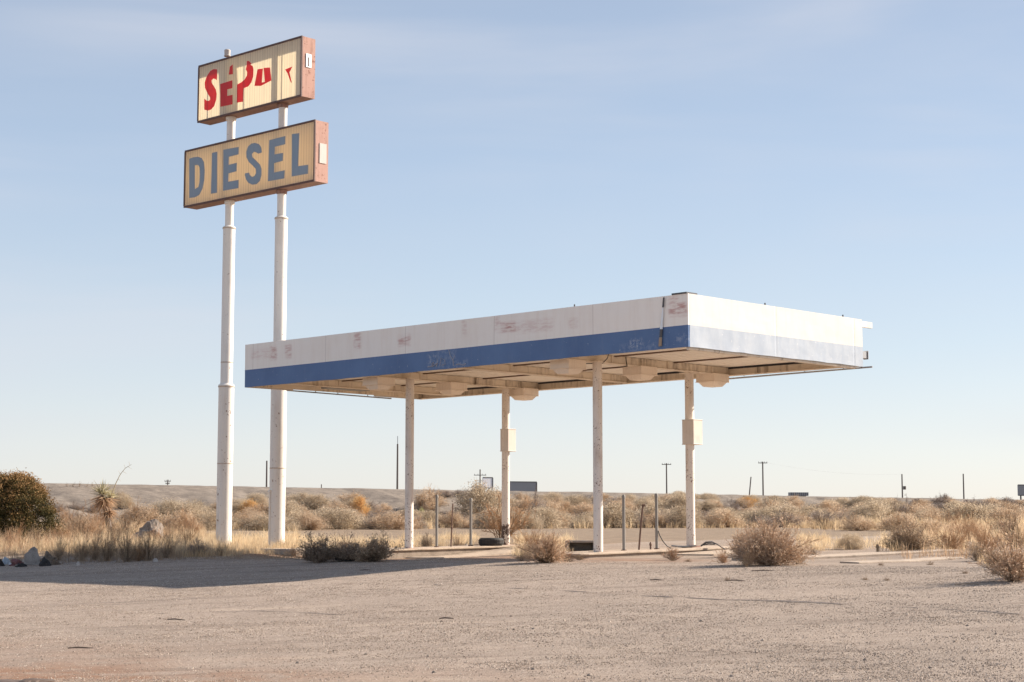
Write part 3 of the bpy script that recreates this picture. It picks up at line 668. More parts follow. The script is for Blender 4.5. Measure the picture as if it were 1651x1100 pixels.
v_, f_, t_ = spikes(q(168, 803), 300, .72, .012, -.9, 2); v3, f3, t3 = spikes(q(176, 825), 160, .5, .012, -.7, 3)
V, fs, T = join([(v_, f_, t_), (v3, f3, t3)]); np_mesh('dead_leaf_skirt', V, fs, VM['red'], yr, {'tint': T})
np_mesh('leaf_crown', v2, [f2], VM['yucca'], yr, {'tint': t2})
b = MB(); b.tube([q(176, 812), q(180, 798), q(187, 779), q(194, 765), q(202, 755), q(212, 749)], [.022, .019, .016, .012, .009, .005], 6)
for (u0, v0, u1, v1) in ((190, 772, 195, 776), (194, 765, 191, 759), (198, 760, 204, 764), (202, 755, 200, 749), (206, 752, 213, 757), (209, 750, 208, 744)):
    b.tube([q(u0, v0), q(u1, v1)], [.006, .003], 4)
np_ = b.build('flower_stalk', VM['stalk'], yr)

# ------------------------------------------------------------------ canopy
CAN = empty('gas_station_canopy', (NX, NY, 0), math.atan2(SD[1], SD[0]), 'abandoned flat canopy on four chipped columns, white fascia over a blue band', 'canopy')
CANL, CANW = 15.19, 6.45
def on_front(u, v):
    r = ray(u, v); O = np.array([0, 0, EYE]); Np = np.array([NX, NY, 0]); k = ((Np - O) @ SD) / (r @ SD); h = O + r * k
    return (h - Np) @ LD, h[2]
# front fascia (grid, so that dents and scuffs sit on it)
mF, t = new_mat('front_fascia_paint'); co = objco(t)
sc_ = t.add('ShaderNodeAttribute', {'attribute_name': 'scuff'}).outputs[2]
n1 = t.noise(co, .7, 5, .6); v = t.scale(co, 3, 3, .35); n2 = t.noise(v, 1.5, 5, .65); n3 = t.noise(t.scale(co, 3, 3, 16), 1.0, 5, .65)
c = t.mix(t.math('MULTIPLY', t.step(n2, .42, .75), .35), (.95, .885, .81), (.80, .68, .58)); c = t.mix(t.math('MULTIPLY', t.step(n1, .5, .75), .3), c, (.85, .75, .65))
c = t.mix(t.math('MULTIPLY', sc_, t.math('ADD', t.math('MULTIPLY', t.step(n3, .42, .6), .7), .2)), c, (.52, .24, .21)); sy = t.add('ShaderNodeSeparateXYZ', Vector=co); sm_ = t.step(t.math('FRACT', t.math('MULTIPLY', t.math('ADD', sy.outputs[1], .4), 1 / 3.05)), .9935, .9955); c = t.mix(t.math('MULTIPLY', sm_, .4), c, (.35, .27, .22))
finish(t, c, .55, n1, .2, .05)
mB, t = new_mat('blue_band_paint'); co = objco(t)
sc_ = t.add('ShaderNodeAttribute', {'attribute_name': 'scuff'}).outputs[2]
n1 = t.noise(co, .8, 5, .6); n2 = t.noise(t.scale(co, 3, 3, .6), 2, 5, .7); n3 = t.noise(co, 11, 5, .7)
c = t.ramp(n1, [(.3, (.088, .155, .310)), (.7, (.12, .205, .38))]); c = t.mix(t.math('MULTIPLY', t.step(n2, .5, .8), .35), c, (.17, .23, .36))
c = t.mix(t.math('MULTIPLY', t.step(n3, .655, .70), .75), c, (.55, .57, .6)); c = t.mix(t.math('MULTIPLY', t.math('MULTIPLY', sc_, 1.0), t.step(n3, .46, .56)), c, (.6, .62, .65))
finish(t, c, .5, n1, .2, .05)
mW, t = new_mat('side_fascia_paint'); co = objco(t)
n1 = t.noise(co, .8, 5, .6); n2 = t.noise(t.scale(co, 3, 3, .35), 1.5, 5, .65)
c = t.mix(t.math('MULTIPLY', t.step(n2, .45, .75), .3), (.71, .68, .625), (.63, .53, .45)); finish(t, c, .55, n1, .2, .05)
mG, t = new_mat('faded_side_band'); co = objco(t)
n1 = t.noise(co, .9, 5, .6); n2 = t.noise(t.scale(co, 2.2, 2.2, .9), 1.2, 5, .7); n3 = t.noise(co, 10, 4, .7)
c = t.mix(t.step(n2, .36, .66), (.39, .44, .51), (.47, .51, .56)); c = t.mix(t.math('MULTIPLY', t.step(n3, .62, .7), .6), c, (.75, .73, .7)); finish(t, c, .55, n1, .2, .05)
def sheet(name, l0, l1, zlo, zhi, mat, th, side, scuffs=(), res=.05, parent=None, lift=0.0, seed=1):
    """fascia sheet: side 'front' runs along l at s=0, side 'end' runs along s at l=0; zlo/zhi give heights at both ends"""
    n = int((l1 - l0) / res) + 1; a = np.linspace(l0, l1, n); k = 10
    A, K = np.meshgrid(a, np.linspace(0, 1, k)); fr = (A - l0) / (l1 - l0)
    Z = (zlo[0] + (zlo[1] - zlo[0]) * fr) * (1 - K) + (zhi[0] + (zhi[1] - zhi[0]) * fr) * K
    dent = (fbm(A * .9, Z * 1.4, seed) - .5) * .022 + (np.mod(A, 3.05) < .02) * .004
    edge = (fbm(A * 2.2, A * 0, seed + 4) - .5) * .018; Z = Z + edge * (K == 0) * (zlo[0] < ZT + .1)
    front = dent - lift
    if side == 'front': P0 = np.stack([front, A, Z], -1); P1 = np.stack([front + th, A, Z], -1)
    else: P0 = np.stack([A, front, Z], -1); P1 = np.stack([A, front + th, Z], -1)
    V = np.r_[P0.reshape(-1, 3), P1.reshape(-1, 3)]; ix = np.arange(n * k).reshape(k, n); o = n * k
    q = lambda i0, i1, i2, i3: np.stack([i0, i1, i2, i3], -1).reshape(-1, 4)
    fq = [q(ix[:-1, :-1], ix[1:, :-1], ix[1:, 1:], ix[:-1, 1:]), q(ix[:-1, :-1], ix[:-1, 1:], ix[1:, 1:], ix[1:, :-1]) + o,
          q(ix[0, :-1], ix[0, 1:], ix[0, 1:] + o, ix[0, :-1] + o), q(ix[-1, 1:], ix[-1, :-1], ix[-1, :-1] + o, ix[-1, 1:] + o),
          q(ix[1:, 0], ix[:-1, 0], ix[:-1, 0] + o, ix[1:, 0] + o), q(ix[:-1, -1], ix[1:, -1], ix[1:, -1] + o, ix[:-1, -1] + o)]
    sv = np.zeros(A.shape)
    for (a0, a1, z0, z1, w) in scuffs:
        sv = np.maximum(sv, w * sm(a0 - .06, a0 + .06, A) * sm(a1 + .06, a1 - .06, A) * sm(z0 - .05, z0 + .05, Z) * sm(z1 + .05, z1 - .05, Z))
    ob = np_mesh(name, V, [np.concatenate(fq)], mat, parent, {'scuff': np.r_[sv.ravel(), sv.ravel()]}, smooth=False); return ob
scf = []
for (u0, v0, u1, v1, w) in [(405, 565, 440, 576, .3), (436, 560, 446, 578, .8), (460, 556, 470, 576, .6), (571, 536, 581, 562, .65), (642, 543, 662, 555, .75), (798, 510, 806, 534, .5), (806, 522, 832, 534, .9), (832, 520, 892, 532, .35), (918, 516, 932, 526, .5),
                            (745, 515, 752, 540, .35), (1078, 480, 1094, 488, .6), (1078, 493, 1092, 508, .8), (1092, 490, 1108, 507, 1.0)]:
    l1_, z1_ = on_front(u0, v0); l0_, z0_ = on_front(u1, v1); scf.append((l0_, l1_, z0_, z1_, w))
bsc = []
for (u0, v0, u1, v1, w) in [(690, 572, 705, 592, .3), (705, 565, 735, 592, .18), (735, 582, 755, 592, .25), (1015, 548, 1035, 562, .4), (1090, 540, 1110, 550, .25), (1000, 556, 1060, 572, .12)]:
    l1_, z1_ = on_front(u0, v0); l0_, z0_ = on_front(u1, v1); bsc.append((l0_, l1_, z0_, z1_, w))
ZB = ZT + .455; ZH = ZT + 1.108
ff = sheet('front_fascia', 0, CANL, (ZB, ZB + .012), (ZH, ZH + .042), mF, .045, 'front', scf, parent=CAN)
sb = sheet('blue_band', 0, CANL, (ZT, ZT), (ZB - .0005, ZB + .0115), mB, .045, 'front', bsc, parent=CAN, lift=.001)
ef = sheet('side_fascia', .05, CANW, (ZB, ZB + .01), (ZH, ZH), mW, .045, 'end', parent=CAN, seed=7)
eb = sheet('faded_band', .05, CANW, (ZT, ZT + .005), (ZB - .0005, ZB + .0095), mG, .045, 'end', parent=CAN, seed=7, lift=.001)
eb['label'] = 'pale grey faded band under the side fascia'
# graffiti scrawl on the blue band
b = MB(); Ur = LD; 
def strip(pts, w):
    q_ = [on_front(u, v) for u, v in pts]
    b.tube([(-.018, a, z) for a, z in q_], w * .7, 4)
strip([(696, 588), (700, 584), (698, 591), (706, 586), (704, 592)], .010); strip([(710, 590), (712, 577), (717, 580), (719, 587), (713, 589)], .007)
strip([(705, 578), (707, 586)], .006); strip([(724, 563), (726, 572), (731, 581), (732, 590)], .008); strip([(734, 573), (731, 581)], .005); strip([(736, 588), (742, 587), (748, 589), (752, 586)], .007); strip([(690, 592), (699, 590)], .007)
b.build('paint_scrawl', M['plate_white'], sb)
# loose flashing at the split near the corner
b = MB()
def pl(pts, m_, d=-.03):
    q_ = [on_front(u, v) for u, v in pts]; b.plate([(a, z) for a, z in q_], (d, 0, 0), (0, 1, 0), (0, 0, 1), (-1, 0, 0), .012, m=m_)
pl([(1071, 480), (1073, 480), (1072, 496), (1069.5, 496)], 1); pl([(1070, 497), (1071.5, 497), (1070, 531), (1066, 531)], 0); pl([(1066.2, 531.5), (1070, 531.5), (1069, 544), (1065, 544)], 1); pl([(1064.8, 544.5), (1069, 544.5), (1068.5, 558), (1063.5, 559)], 2)
b.build('loose_flashing', [M['silver'], M['dark_steel'], M['brown_wood']], CAN)
# far end and back: fascia partly fallen off
b = MB(); b.box(.05, CANW, CANL - .045, CANL, ZB, ZH + .03); b.box(.05, 1.6, CANL - .045, CANL, ZT, ZB - .003); b.box(4.55, CANW, CANL - .045, CANL, ZT, ZT + .12)
b.build('far_end_fascia', M['white_paint'], CAN)
b = MB(); b.box(CANW - .045, CANW, .05, CANL - .05, ZT + .42, ZH); b.box(CANW + .002, CANW + .52, .06, .13, ZH - .16, ZH - .02); b.build('back_fascia', M['white_paint'], CAN)
b = MB(); b.box(CANW + .002, CANW + .30, .07, .16, ZT + .22, ZT + .38); b.box(CANW + .30, CANW + .32, .05, .18, ZT + .2, ZT + .40); b.build('bracket', M['steel'], CAN)
b = MB(); b.tube([(CANW - .03, -.27, ZT - .02), (CANW - .03, 4.2, ZT - .05)], .022, 6)
for l in (.5, 1.6, 3.4): b.tube([(CANW - .05, l, ZT - .02), (CANW - .05, l, ZT + .2)], .014, 5)
b.build('hanging_rail', M['steel'], CAN)
b = MB(); b.box(CANW - .055, CANW - .048, .06, CANL - .06, ZT + .1, ZT + .43); b.build('dark_gap_strip', M['dark_steel'], CAN)  # dark strip standing in for the shaded gap between deck and back edge beam
b = MB(); b.tube([(1.4, CANL - .02, ZT + .0), (5.2, CANL - .02, ZT - .03)], .02, 6)
for s in (2.4, 3.2, 4.3): b.tube([(s, CANL - .03, ZT), (s, CANL - .03, ZT + .14)], .014, 5)
b.build('hanging_rail', M['steel'], CAN)
# deck: corrugated underside
prof = []; s = .08
while s < CANW - .08: prof += [(s, 0), (s + .13, 0), (s + .165, .06), (s + .265, .06)]; s += .3
prof = [(min(a, CANW - .06), c) for a, c in prof]
b = MB(); zd = ZT + .214; n = len(prof); vs = []
for l in (.07, CANL - .07): vs += [(a, l, zd + c) for a, c in prof] + [(prof[-1][0], l, zd + .11), (prof[0][0], l, zd + .11)]
k = n + 2; fs = [(i, (i + 1) % k, k + (i + 1) % k, k + i) for i in range(k)]
b.poly(vs, fs); dk = b.build('roof_deck', M['deck_paint'], CAN)
# beams across the canopy: I sections
def ibeam(b, s0, s1, lc, z0, h, w, tw=.02):
    b.box(s0, s1, lc - w / 2, lc + w / 2, z0, z0 + .025); b.box(s0, s1, lc - tw, lc + tw, z0 + .025, z0 + h - .025); b.box(s0, s1, lc - w / 2, lc + w / 2, z0 + h - .025, z0 + h)
for lc in (3.88, 7.15, 10.4, 13.65):
    b = MB(); b.box(.06, CANW - .16, lc - .08, lc + .08, ZT + .042, ZT + .212); b.box(.06, CANW - .16, lc - .12, lc + .12, ZT + .02, ZT + .040)
    for s in (1.9, 3.9, 5.6): b.box(s, s + .03, lc - .115, lc + .115, ZT + .042, ZT + .205)
    b.build('cross_beam', M['beam_paint'], CAN, bevel=.012)
b = MB(); b.box(CANW - .15, CANW - .06, .06, CANL - .06, ZT + .0, ZT + .175); b.box(CANW - .26, CANW - .152, .06, CANL - .06, ZT + .0, ZT + .018); b.build('edge_beam', M['beam_paint'], CAN, bevel=.008)
b = MB(); b.box(.055, .15, .06, CANL - .06, ZT + .03, ZT + .205); b.build('edge_beam', M['beam_paint'], CAN, bevel=.008)
b = MB(); b.tube([(.06, .07, ZT - .022), (CANW - .25, .07, ZT - .022)], .04, 8); b.box(.16, CANW - .16, .06, .14, ZT + .06, ZT + .205); b.build('edge_beam', M['beam_paint'], CAN)
b = MB(); b.box(.16, CANW - .16, CANL - .16, CANL - .06, ZT + .03, ZT + .205); b.build('edge_beam', M['beam_paint'], CAN)
for s in (2.05, 4.2):
    b = MB(); b.box(s - .035, s + .035, .17, CANL - .17, ZT + .185, ZT + .2125); b.build('purlin', M['rust_pipe'], CAN)
# columns
COLS = {'A': (1.39, 10.12), 'B': (5.38, 10.67), 'C': (1.34, 3.72), 'D': (5.08, 4.07)}
base_z = {'A': .985, 'B': 1.03, 'C': .965, 'D': 1.06}
for kx, (s, l) in COLS.items():
    b = MB(); r = .108
    b.lathe([(0, base_z[kx] - .03), (r, base_z[kx] - .03), (r, ZT + .03), (0, ZT + .03)], 28, (s, l, 0)); c_ = b.build('column', M['column_paint'], CAN, True)
    b = MB(); b.box(s - .17, s + .17, l - .17, l + .17, ZT + .005, ZT + .028); b.build('cap_plate', M['beam_paint'], c_)
    b = MB(); b.box(s - .16, s + .16, l - .16, l + .16, base_z[kx] - .02, base_z[kx] + .018); b.build('base_plate', M['rust_soffit'], c_)
    if kx in 'BD':
        yc = NY + s * SD[1] + l * LD[1]; s_c, l_c = s, l; s, l = s + .045, l - .045; zc = at(820, {'B': 710, 'D': 697}[kx], yc)[2]; b = MB(); hb_ = {'B': .15, 'D': .175}[kx]
        b.box(s - hb_, s + hb_, l - hb_, l + hb_, zc - .30, zc + .30); hb_ += .008; b.box(s - hb_, s + hb_, l - hb_, l + hb_, zc - .305, zc - .285); b.box(s - hb_, s + hb_, l - hb_, l + hb_, zc + .285, zc + .305)
        b.build('switch_box', M['box_paint'], c_, bevel=.008); s, l = s_c, l_c
    if kx == 'B':
        b = MB(); b.lathe([(.1095, base_z[kx] + .02), (.1105, base_z[kx] + .3), (.1095, base_z[kx] + .56)], 28, (s, l, 0)); bb = b.build('rust_band', M['rust_flake'], c_, True)
# light fixtures under the two beams
for (s, l) in ((.72, 4.05), (3.1, 3.95), (5.85, 3.95), (.72, 10.55), (3.15, 10.45), (5.85, 10.45)):
    b = MB(); z0 = ZT + .03; w = .29
    b.box(s - w, s + w, l - w, l + w, z0 - .19, z0 - .002); b.box(s - w - .015, s + w + .015, l - w - .015, l + w + .015, z0 - .205, z0 - .188)
    lf = b.build('light_fixture', M['fixture_paint'], CAN, bevel=.006)
    b = MB(); b.box(s - .17, s + .17, l - .17, l + .17, z0 - .31, z0 - .206, top=(s - .25, s + .25, l - .25, l + .25)); b.build('lens', M['fixture_paint'], lf, bevel=.006)
# wiring, roof odds and ends
b = MB(); b.tube([(.10, 1.9, ZT + .10), (.5, 2.6, ZT + .14), (1.1, 3.2, ZT + .05), (1.5, 3.7, ZT - .0), (1.6, 4.4, ZT + .04), (2.3, 4.9, ZT + .18)], .011, 5); b.tube([(2.35, 3.74, ZT + .2), (2.37, 3.72, ZT + .0), (2.45, 3.9, ZT - .01)], .014, 5)
b.build('loose_cable', M['hose'], CAN)
b = MB(); b.box(-.02, .34, .02, .42, ZH + .003, ZH + .035); b.build('roof_cap', M['dark_steel'], CAN)
b = MB(); b.box(1.9, 3.3, 13.9, 14.3, ZT + .02, ZT + .14); b.build('soffit_channel', M['steel'], CAN)
for l, s, h in ((3.2, .02, .06), (.02, 2.7, .05), (.02, 5.7, .05)):
    b = MB(); b.tube([(s + .01, l + .01, ZH - .01), (s + .02, l + .02, ZH + h)], .018, 5); b.build('bolt', M['dark_steel'], CAN)

# ------------------------------------------------------------------ sign
SA = R(47.4); SL = np.array([-math.sin(SA), math.cos(SA), 0]); SS = np.array([math.cos(SA), math.sin(SA), 0])
P2 = at(446, 880, 50.0); P2[2] = 0
TH = .50
SIGN = empty('pole_sign', (P2[0], P2[1], 0), SA, 'tall twin pole sign with a torn red lettered box above a blue DIESEL box', 'sign')
# local frame: x = across (away from viewer), y = along the face to the left
def on_face(u, v, off=-TH / 2):
    O = np.array([0, 0, EYE]); r = ray(u, v); Q = P2 + SS * off; k_ = ((Q - O) @ SS) / (r @ SS); h = O + r * k_; return (h - P2) @ SL, h[2]
PY1 = on_face(361, 850, 0)[0]
mF1, t = new_mat('sign_plastic_torn'); co = objco(t)
def plastic(name, c0, c1, tr, trc, pat):
    m, t = new_mat(name); co = objco(t); sep = t.add('ShaderNodeSeparateXYZ', Vector=co)
    w = t.math('FRACT', t.math('MULTIPLY', sep.outputs[1], 1 / .115)); rib = t.math('ABSOLUTE', t.math('SUBTRACT', w, .5))
    w2 = t.math('FRACT', t.math('MULTIPLY', sep.outputs[1], 1 / .63)); seam = t.math('MULTIPLY', t.step(w2, .975, .985), 1.0)
    n = t.noise(t.scale(co, 1, 6, .5), 1.3, 5, .6)
    c = t.mix(n, c0, c1); c = t.mix(t.math('MULTIPLY', t.step(rib, .36, .47), .55), c, tuple(x * .5 for x in c0)); c = t.mix(t.math('MULTIPLY', seam, .55), c, tuple(x * .35 for x in c0))
    p = t.n.new('ShaderNodeBsdfPrincipled'); t.set(p, 'Base Color', c); t.set(p, 'Roughness', .5)
    tl = t.add('ShaderNodeBsdfTranslucent', Color=t.mix(.5, c, trc)); mx = t.n.new('ShaderNodeMixShader'); mx.inputs[0].default_value = tr
    bp = t.add('ShaderNodeBump', Strength=.5, Distance=.01, Height=rib); t.l.new(bp.outputs[0], p.inputs['Normal'])
    t.l.new(p.outputs[0], mx.inputs[1]); t.l.new(tl.outputs[0], mx.inputs[2]); t.l.new(mx.outputs[0], t.out.inputs[0]); return m
M['plastic_torn'] = plastic('yellowed_plastic', (.84, .76, .62), (.90, .84, .71), .56, (.93, .86, .70), 0)
M['plastic_diesel'] = plastic('tan_plastic', (.90, .79, .63), (.93, .85, .71), .64, (.97, .88, .70), 0)
def ink(name, col, tr):
    m, t = new_mat(name); co = objco(t); n = t.noise(t.scale(co, 1, 5, .8), 2, 4); c = t.mix(t.math('MULTIPLY', n, .35), col, tuple(min(1, x * 1.5 + .03) for x in col))
    p = t.n.new('ShaderNodeBsdfPrincipled'); t.set(p, 'Base Color', c); t.set(p, 'Roughness', .5); tl = t.add('ShaderNodeBsdfTranslucent', Color=c)
    mx = t.n.new('ShaderNodeMixShader'); mx.inputs[0].default_value = tr; t.l.new(p.outputs[0], mx.inputs[1]); t.l.new(tl.outputs[0], mx.inputs[2]); t.l.new(mx.outputs[0], t.out.inputs[0]); return m
M['red_ink'] = ink('red_vinyl', (.85, .075, .08), .5); M['blue_ink'] = ink('blue_grey_vinyl', (.25, .32, .40), .15)
def cabinet(name, TL, BL, TR, BR, plastic_m, rear, label, letters, ink_m, bolt_px):
    (a0, z0), (a1, z1), (b0, y0), (b1, y1) = on_face(*TL), on_face(*BL), on_face(*TR), on_face(*BR)
    yl, yr = (a0 + a1) / 2, (b0 + b1) / 2; zt, zb = (z0 + y0) / 2, (z1 + y1) / 2
    x0, x1 = -TH / 2, TH / 2; fw = .045
    # shell: top, soffit, left end with the rusty frame rim
    b = MB(); b.box(x0, x1, yr + .03, yl - .03, zt - .03, zt, 0); b.box(x0 + .04, x1, yr + .03, yl - .03, zb, zb + .03, 1); b.box(x0, x1, yl - .03, yl, zb, zt, 0)
    b.box(x0 - .012, x0 + .03, yr, yl, zt - fw, zt - .0005 + .012, 0); b.box(x0 - .012, x0 + .03, yr, yl, zb - .012, zb + fw, 0); b.box(x0 - .012, x0 + .03, yl - fw, yl + .012, zb + fw + .001, zt - fw - .001, 0); b.box(x0 - .012, x0 + .03, yr - .0, yr + fw, zb + fw + .001, zt - fw - .001, 0)
    for yy in np.linspace(yr + .7, yl - .7, 3): b.box(x1 - .07, x1 - .03, yy - .02, yy + .02, zb + .03, zt - .03, 0)
    b.box(x1 - .03, x1, yr + .03, yl - .03, zt - .10, zt - .031, 0); b.box(x1 - .03, x1, yr + .03, yl - .03, zb + .031, zb + .10, 0)
    cab = b.build(name, [M['rust_frame'], M['rust_soffit']], SIGN); cab['label'] = label
    b = MB(); b.box(x0 + .031, x1 + .01, yr, yr + .028, zb, zt); ep = b.build('end_panel', M['rust_pink'], cab)
    b = MB(); b.box(x0 + .004, x0 + .014, yr + fw, yl - fw, zb + fw, zt - fw); fp = b.build('face_panel', plastic_m, cab)
    if rear == 'full':
        b = MB(); b.box(x1 - .028, x1 - .016, yr + .03, yl - .03, zb + .1, zt - .1); b.build('rear_panel', plastic_m, cab)
    else:
        b = MB()
        for P in rear(yr, yl, zb, zt): b.plate(P, (x1 - .028, 0, 0), (0, 1, 0), (0, 0, 1), (1, 0, 0), .01)
        b.build('rear_panel', plastic_m, cab)
    for P, holes in letters:
        b = MB(); cv = lambda pts: [on_face(u, v, x0) for u, v in pts]
        b.plate(cv(P), (x0 + .004, 0, 0), (0, 1, 0), (0, 0, 1), (-1, 0, 0), .005, [cv(h) for h in holes]); b.build('letter', ink_m, cab)
    return cab, (x0, x1, yl, yr, zb, zt)
za = lambda pts: [(310 + x / 7.1, 50 + y / 7.097) for x, y in pts]
zb_ = lambda pts: [(400 + x / 7.333, 50 + y / 7.333) for x, y in pts]
zc = lambda pts: [(290 + x / 8.8, 220 + y / 8.8) for x, y in pts]
zd_ = lambda pts: [(380 + x / 7.856, 190 + y / 7.856) for x, y in pts]
torn = [
    (za([(283, 440), (245, 437), (205, 460), (165, 520), (142, 590), (145, 650), (175, 715), (203, 760), (205, 785), (190, 800), (165, 800), (137, 775), (137, 900), (175, 912), (215, 900), (250, 860), (272, 790), (278, 720), (268, 670), (245, 630), (222, 595), (220, 565), (240, 545), (265, 550), (278, 565), (284, 520)]), []),
    (za([(320, 608), (458, 565), (458, 655), (400, 668), (398, 745), (460, 732), (460, 840), (322, 868)]), []),
    (za([(430, 410), (462, 385), (464, 495), (418, 500)]), []),
    (za([(625, 345), (650, 345), (678, 375), (664, 388), (690, 400), (700, 440), (697, 520), (675, 590), (640, 635), (590, 655), (585, 680), (580, 810), (510, 820), (512, 615), (560, 590), (600, 555), (625, 510), (628, 470), (612, 440), (622, 400)]), []),
    (zb_([(112, 453), (175, 446), (160, 612), (198, 602), (183, 438), (258, 433), (275, 585), (150, 650), (75, 650)]), []),
    (zb_([(437, 457), (522, 422), (488, 490), (515, 610), (505, 610), (466, 500)]), [])]
diesel = [
    (zc([(133, 320), (190, 298), (260, 290), (310, 310), (342, 370), (352, 480), (345, 620), (320, 740), (275, 830), (210, 865), (133, 875)]), [zc([(212, 410), (260, 405), (280, 440), (284, 540), (278, 660), (262, 720), (212, 750)])]),
    (zc([(455, 235), (530, 218), (525, 800), (440, 815)]), []),
    (zc([(618, 190), (835, 150), (832, 255), (695, 290), (690, 405), (808, 375), (803, 495), (690, 525), (685, 645), (832, 618), (830, 735), (612, 772)]), []),
    (zd_([(330, 440), (285, 455), (262, 440), (230, 430), (205, 460), (212, 500), (260, 545), (305, 590), (325, 640), (325, 730), (305, 800), (265, 840), (210, 848), (160, 825), (130, 780), (115, 725), (118, 705), (170, 695), (178, 725), (205, 748), (235, 740), (258, 700), (255, 650), (220, 610), (165, 560), (137, 500), (135, 430), (155, 365), (195, 330), (245, 318), (295, 335), (325, 380)]), []),
    (zd_([(425, 285), (628, 232), (626, 335), (495, 368), (490, 465), (600, 445), (596, 545), (487, 575), (485, 695), (620, 665), (615, 768), (408, 805)]), []),
    (zd_([(712, 208), (805, 195), (790, 615), (918, 595), (915, 708), (708, 745)]), [])]
def torn_rear(yr, yl, zb, zt):
    w = yl - yr
    return [[(yl - .03, zb + .1), (yl - .03, zt - .1), (yl - .10, zt - .1), (yl - .14, zb + .5)],
            [(yr + w * .56, zb + .1), (yr + w * .74, zb + .1), (yr + w * .72, zb + .5), (yr + w * .75, zt - .1), (yr + w * .57, zt - .1), (yr + w * .55, zb + .9)]]
c1, d1 = cabinet('upper_sign_box', (319.9, 106.4), (318.7, 197), (486.9, 58.5), (486.2, 155.5), M['plastic_torn'], torn_rear, 'upper box with torn red letters', torn, M['red_ink'], None)
c2, d2 = cabinet('lower_sign_box', (297.7, 243.5), (296.8, 334.5), (507.9, 193.6), (507.3, 292), M['plastic_diesel'], 'full', 'lower box reading DIESEL in blue', diesel, M['blue_ink'], None)
x0, x1, yl, yr, zb, zt = d1; zm = (zb + zt) / 2
b = MB(); b.box(-.10, .10, yr - .02, yr - .001, zm - .0, zm + .40); b.build('access_plate', M['silver'], c1); b = MB(); b.box(-.025, .02, yr - .026, yr - .021, zm + .03, zm + .30); b.build('plate_bar', M['rust_frame'], c1)
x0, x1, yl, yr, zb, zt = d2; zm = (zb + zt) / 2
b = MB(); b.box(-.08, .18, yr - .02, yr - .001, zm - .34, zm + .24); b.build('access_plate', M['plate_white'], c2)
ztop1 = d1[5] - .05
for nm, py_, bz in (('left', PY1, .9), ('right', 0.0, .9)):
    b = MB(); zz = [on_face(360, v, 0)[1] for v in (625, 371)] if nm == 'left' else [on_face(447, v, 0)[1] for v in (628, 355)]
    r1, r2, r3 = .232, .182, .128
    b.lathe([(0, bz - .1), (r1, bz - .1), (r1, zz[0]), (r1 + .012, zz[0]), (r1 + .012, zz[0] + .06), (r2 + .012, zz[0] + .10), (r2, zz[0] + .13), (r2, zz[1]), (r2 + .014, zz[1]), (r2 + .014, zz[1] + .05), (r3, zz[1] + .09), (r3, ztop1), (0, ztop1)], 32, (0, py_, 0))
    po_ = b.build('pole', M['pole_paint'], SIGN, True)
    for zw, rr_ in ((zz[0] + .75, r2), (zz[0] - 2.3, r1), (zz[0] + .015, r1 + .0125), (zz[1] + .015, r2 + .0145)):
        b = MB(); b.lathe([(rr_ - .001, zw - .018), (rr_ + .006, zw - .010), (rr_ + .006, zw + .010), (rr_ - .001, zw + .018)], 32, (0, py_, 0)); b.build('weld_ring', M['ring'], po_)
    if nm == 'right':
        b = MB(); b.box(-r1 - .03, -r1 + .02, .02, .06, bz, bz + 1.6); b.box(-r1 - .05, -r1 + .02, .0, .08, bz + 1.6, bz + 1.68); b.build('conduit', M['pole_paint'], po_)
    for d_ in (d1, d2):
        b = MB(); b.lathe([(r3 + .001, d_[4] - .13), (r3 + .03, d_[4] - .11), (r3 + .035, d_[4] - .012)], 16, (0, py_, 0)); b.build('collar', M['rust_soffit'] if nm == 'right' else M['pole_paint'], po_)
yb, zb2 = on_face(366.5, 92, 0)
b = MB(); b.tube([(0, yb, d1[5]), (0, yb, d1[5] + .16)], .018, 6); b.lathe([(0, 0), (.10, 0), (.105, .03), (.09, .04), (.10, .19), (.07, .22), (0, .23)], 14, (0, yb, d1[5] + .15)); b.build('beacon', M['plate_white'], c1, True)

# ------------------------------------------------------------------ islands and kerbs
CR = math.atan2(SD[1], SD[0])
def slab(name, s0, s1, l0, l1, z0, z1, label, cat, mat=None, nose=True, cap=None, slope=0.0):
    o = empty(name, (NX, NY, 0), CR, label, cat); b = MB()
    n = 10; rn = (l1 - l0) / 2 if nose else 0
    P = [(s1, l0), (s1, l1)]
    P += [(s0 + rn * (1 - math.sin(a)), (l0 + l1) / 2 + (l1 - l0) / 2 * math.cos(a)) for a in np.linspace(.05, math.pi - .05, n)] if nose else [(s0, l1), (s0, l0)]
    def block(bb, P, za_, zb__):
        bm_v = [(a, c, za_ + slope * (a - s0)) for a, c in P] + [(a, c, zb__ + slope * (a - s0)) for a, c in P]; k = len(P)
        bb.poly(bm_v, [tuple(range(k)), tuple(range(k, 2 * k))[::-1]] + [(i, (i + 1) % k, (i + 1) % k + k, i + k) for i in range(k)])
    mx, my = (s0 + s1) / 2, (l0 + l1) / 2
    Pin = [(mx + (a - mx) * (1 - .09 / (s1 - s0)), my + (c - my) * (1 - .09 / (l1 - l0))) for a, c in P]
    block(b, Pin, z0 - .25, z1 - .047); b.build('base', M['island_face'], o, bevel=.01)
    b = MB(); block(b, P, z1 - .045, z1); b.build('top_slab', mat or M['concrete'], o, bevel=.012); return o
I1 = slab('pump_island', -.35, 7.3, 9.75, 11.15, .80, .972, 'long raised concrete pump island under the left pair of columns', 'pump island', slope=.012)
I2 = slab('pump_island', -.2, 6.3, 3.2, 4.6, .80, .95, 'long raised concrete pump island under the right pair of columns', 'pump island', slope=.017)
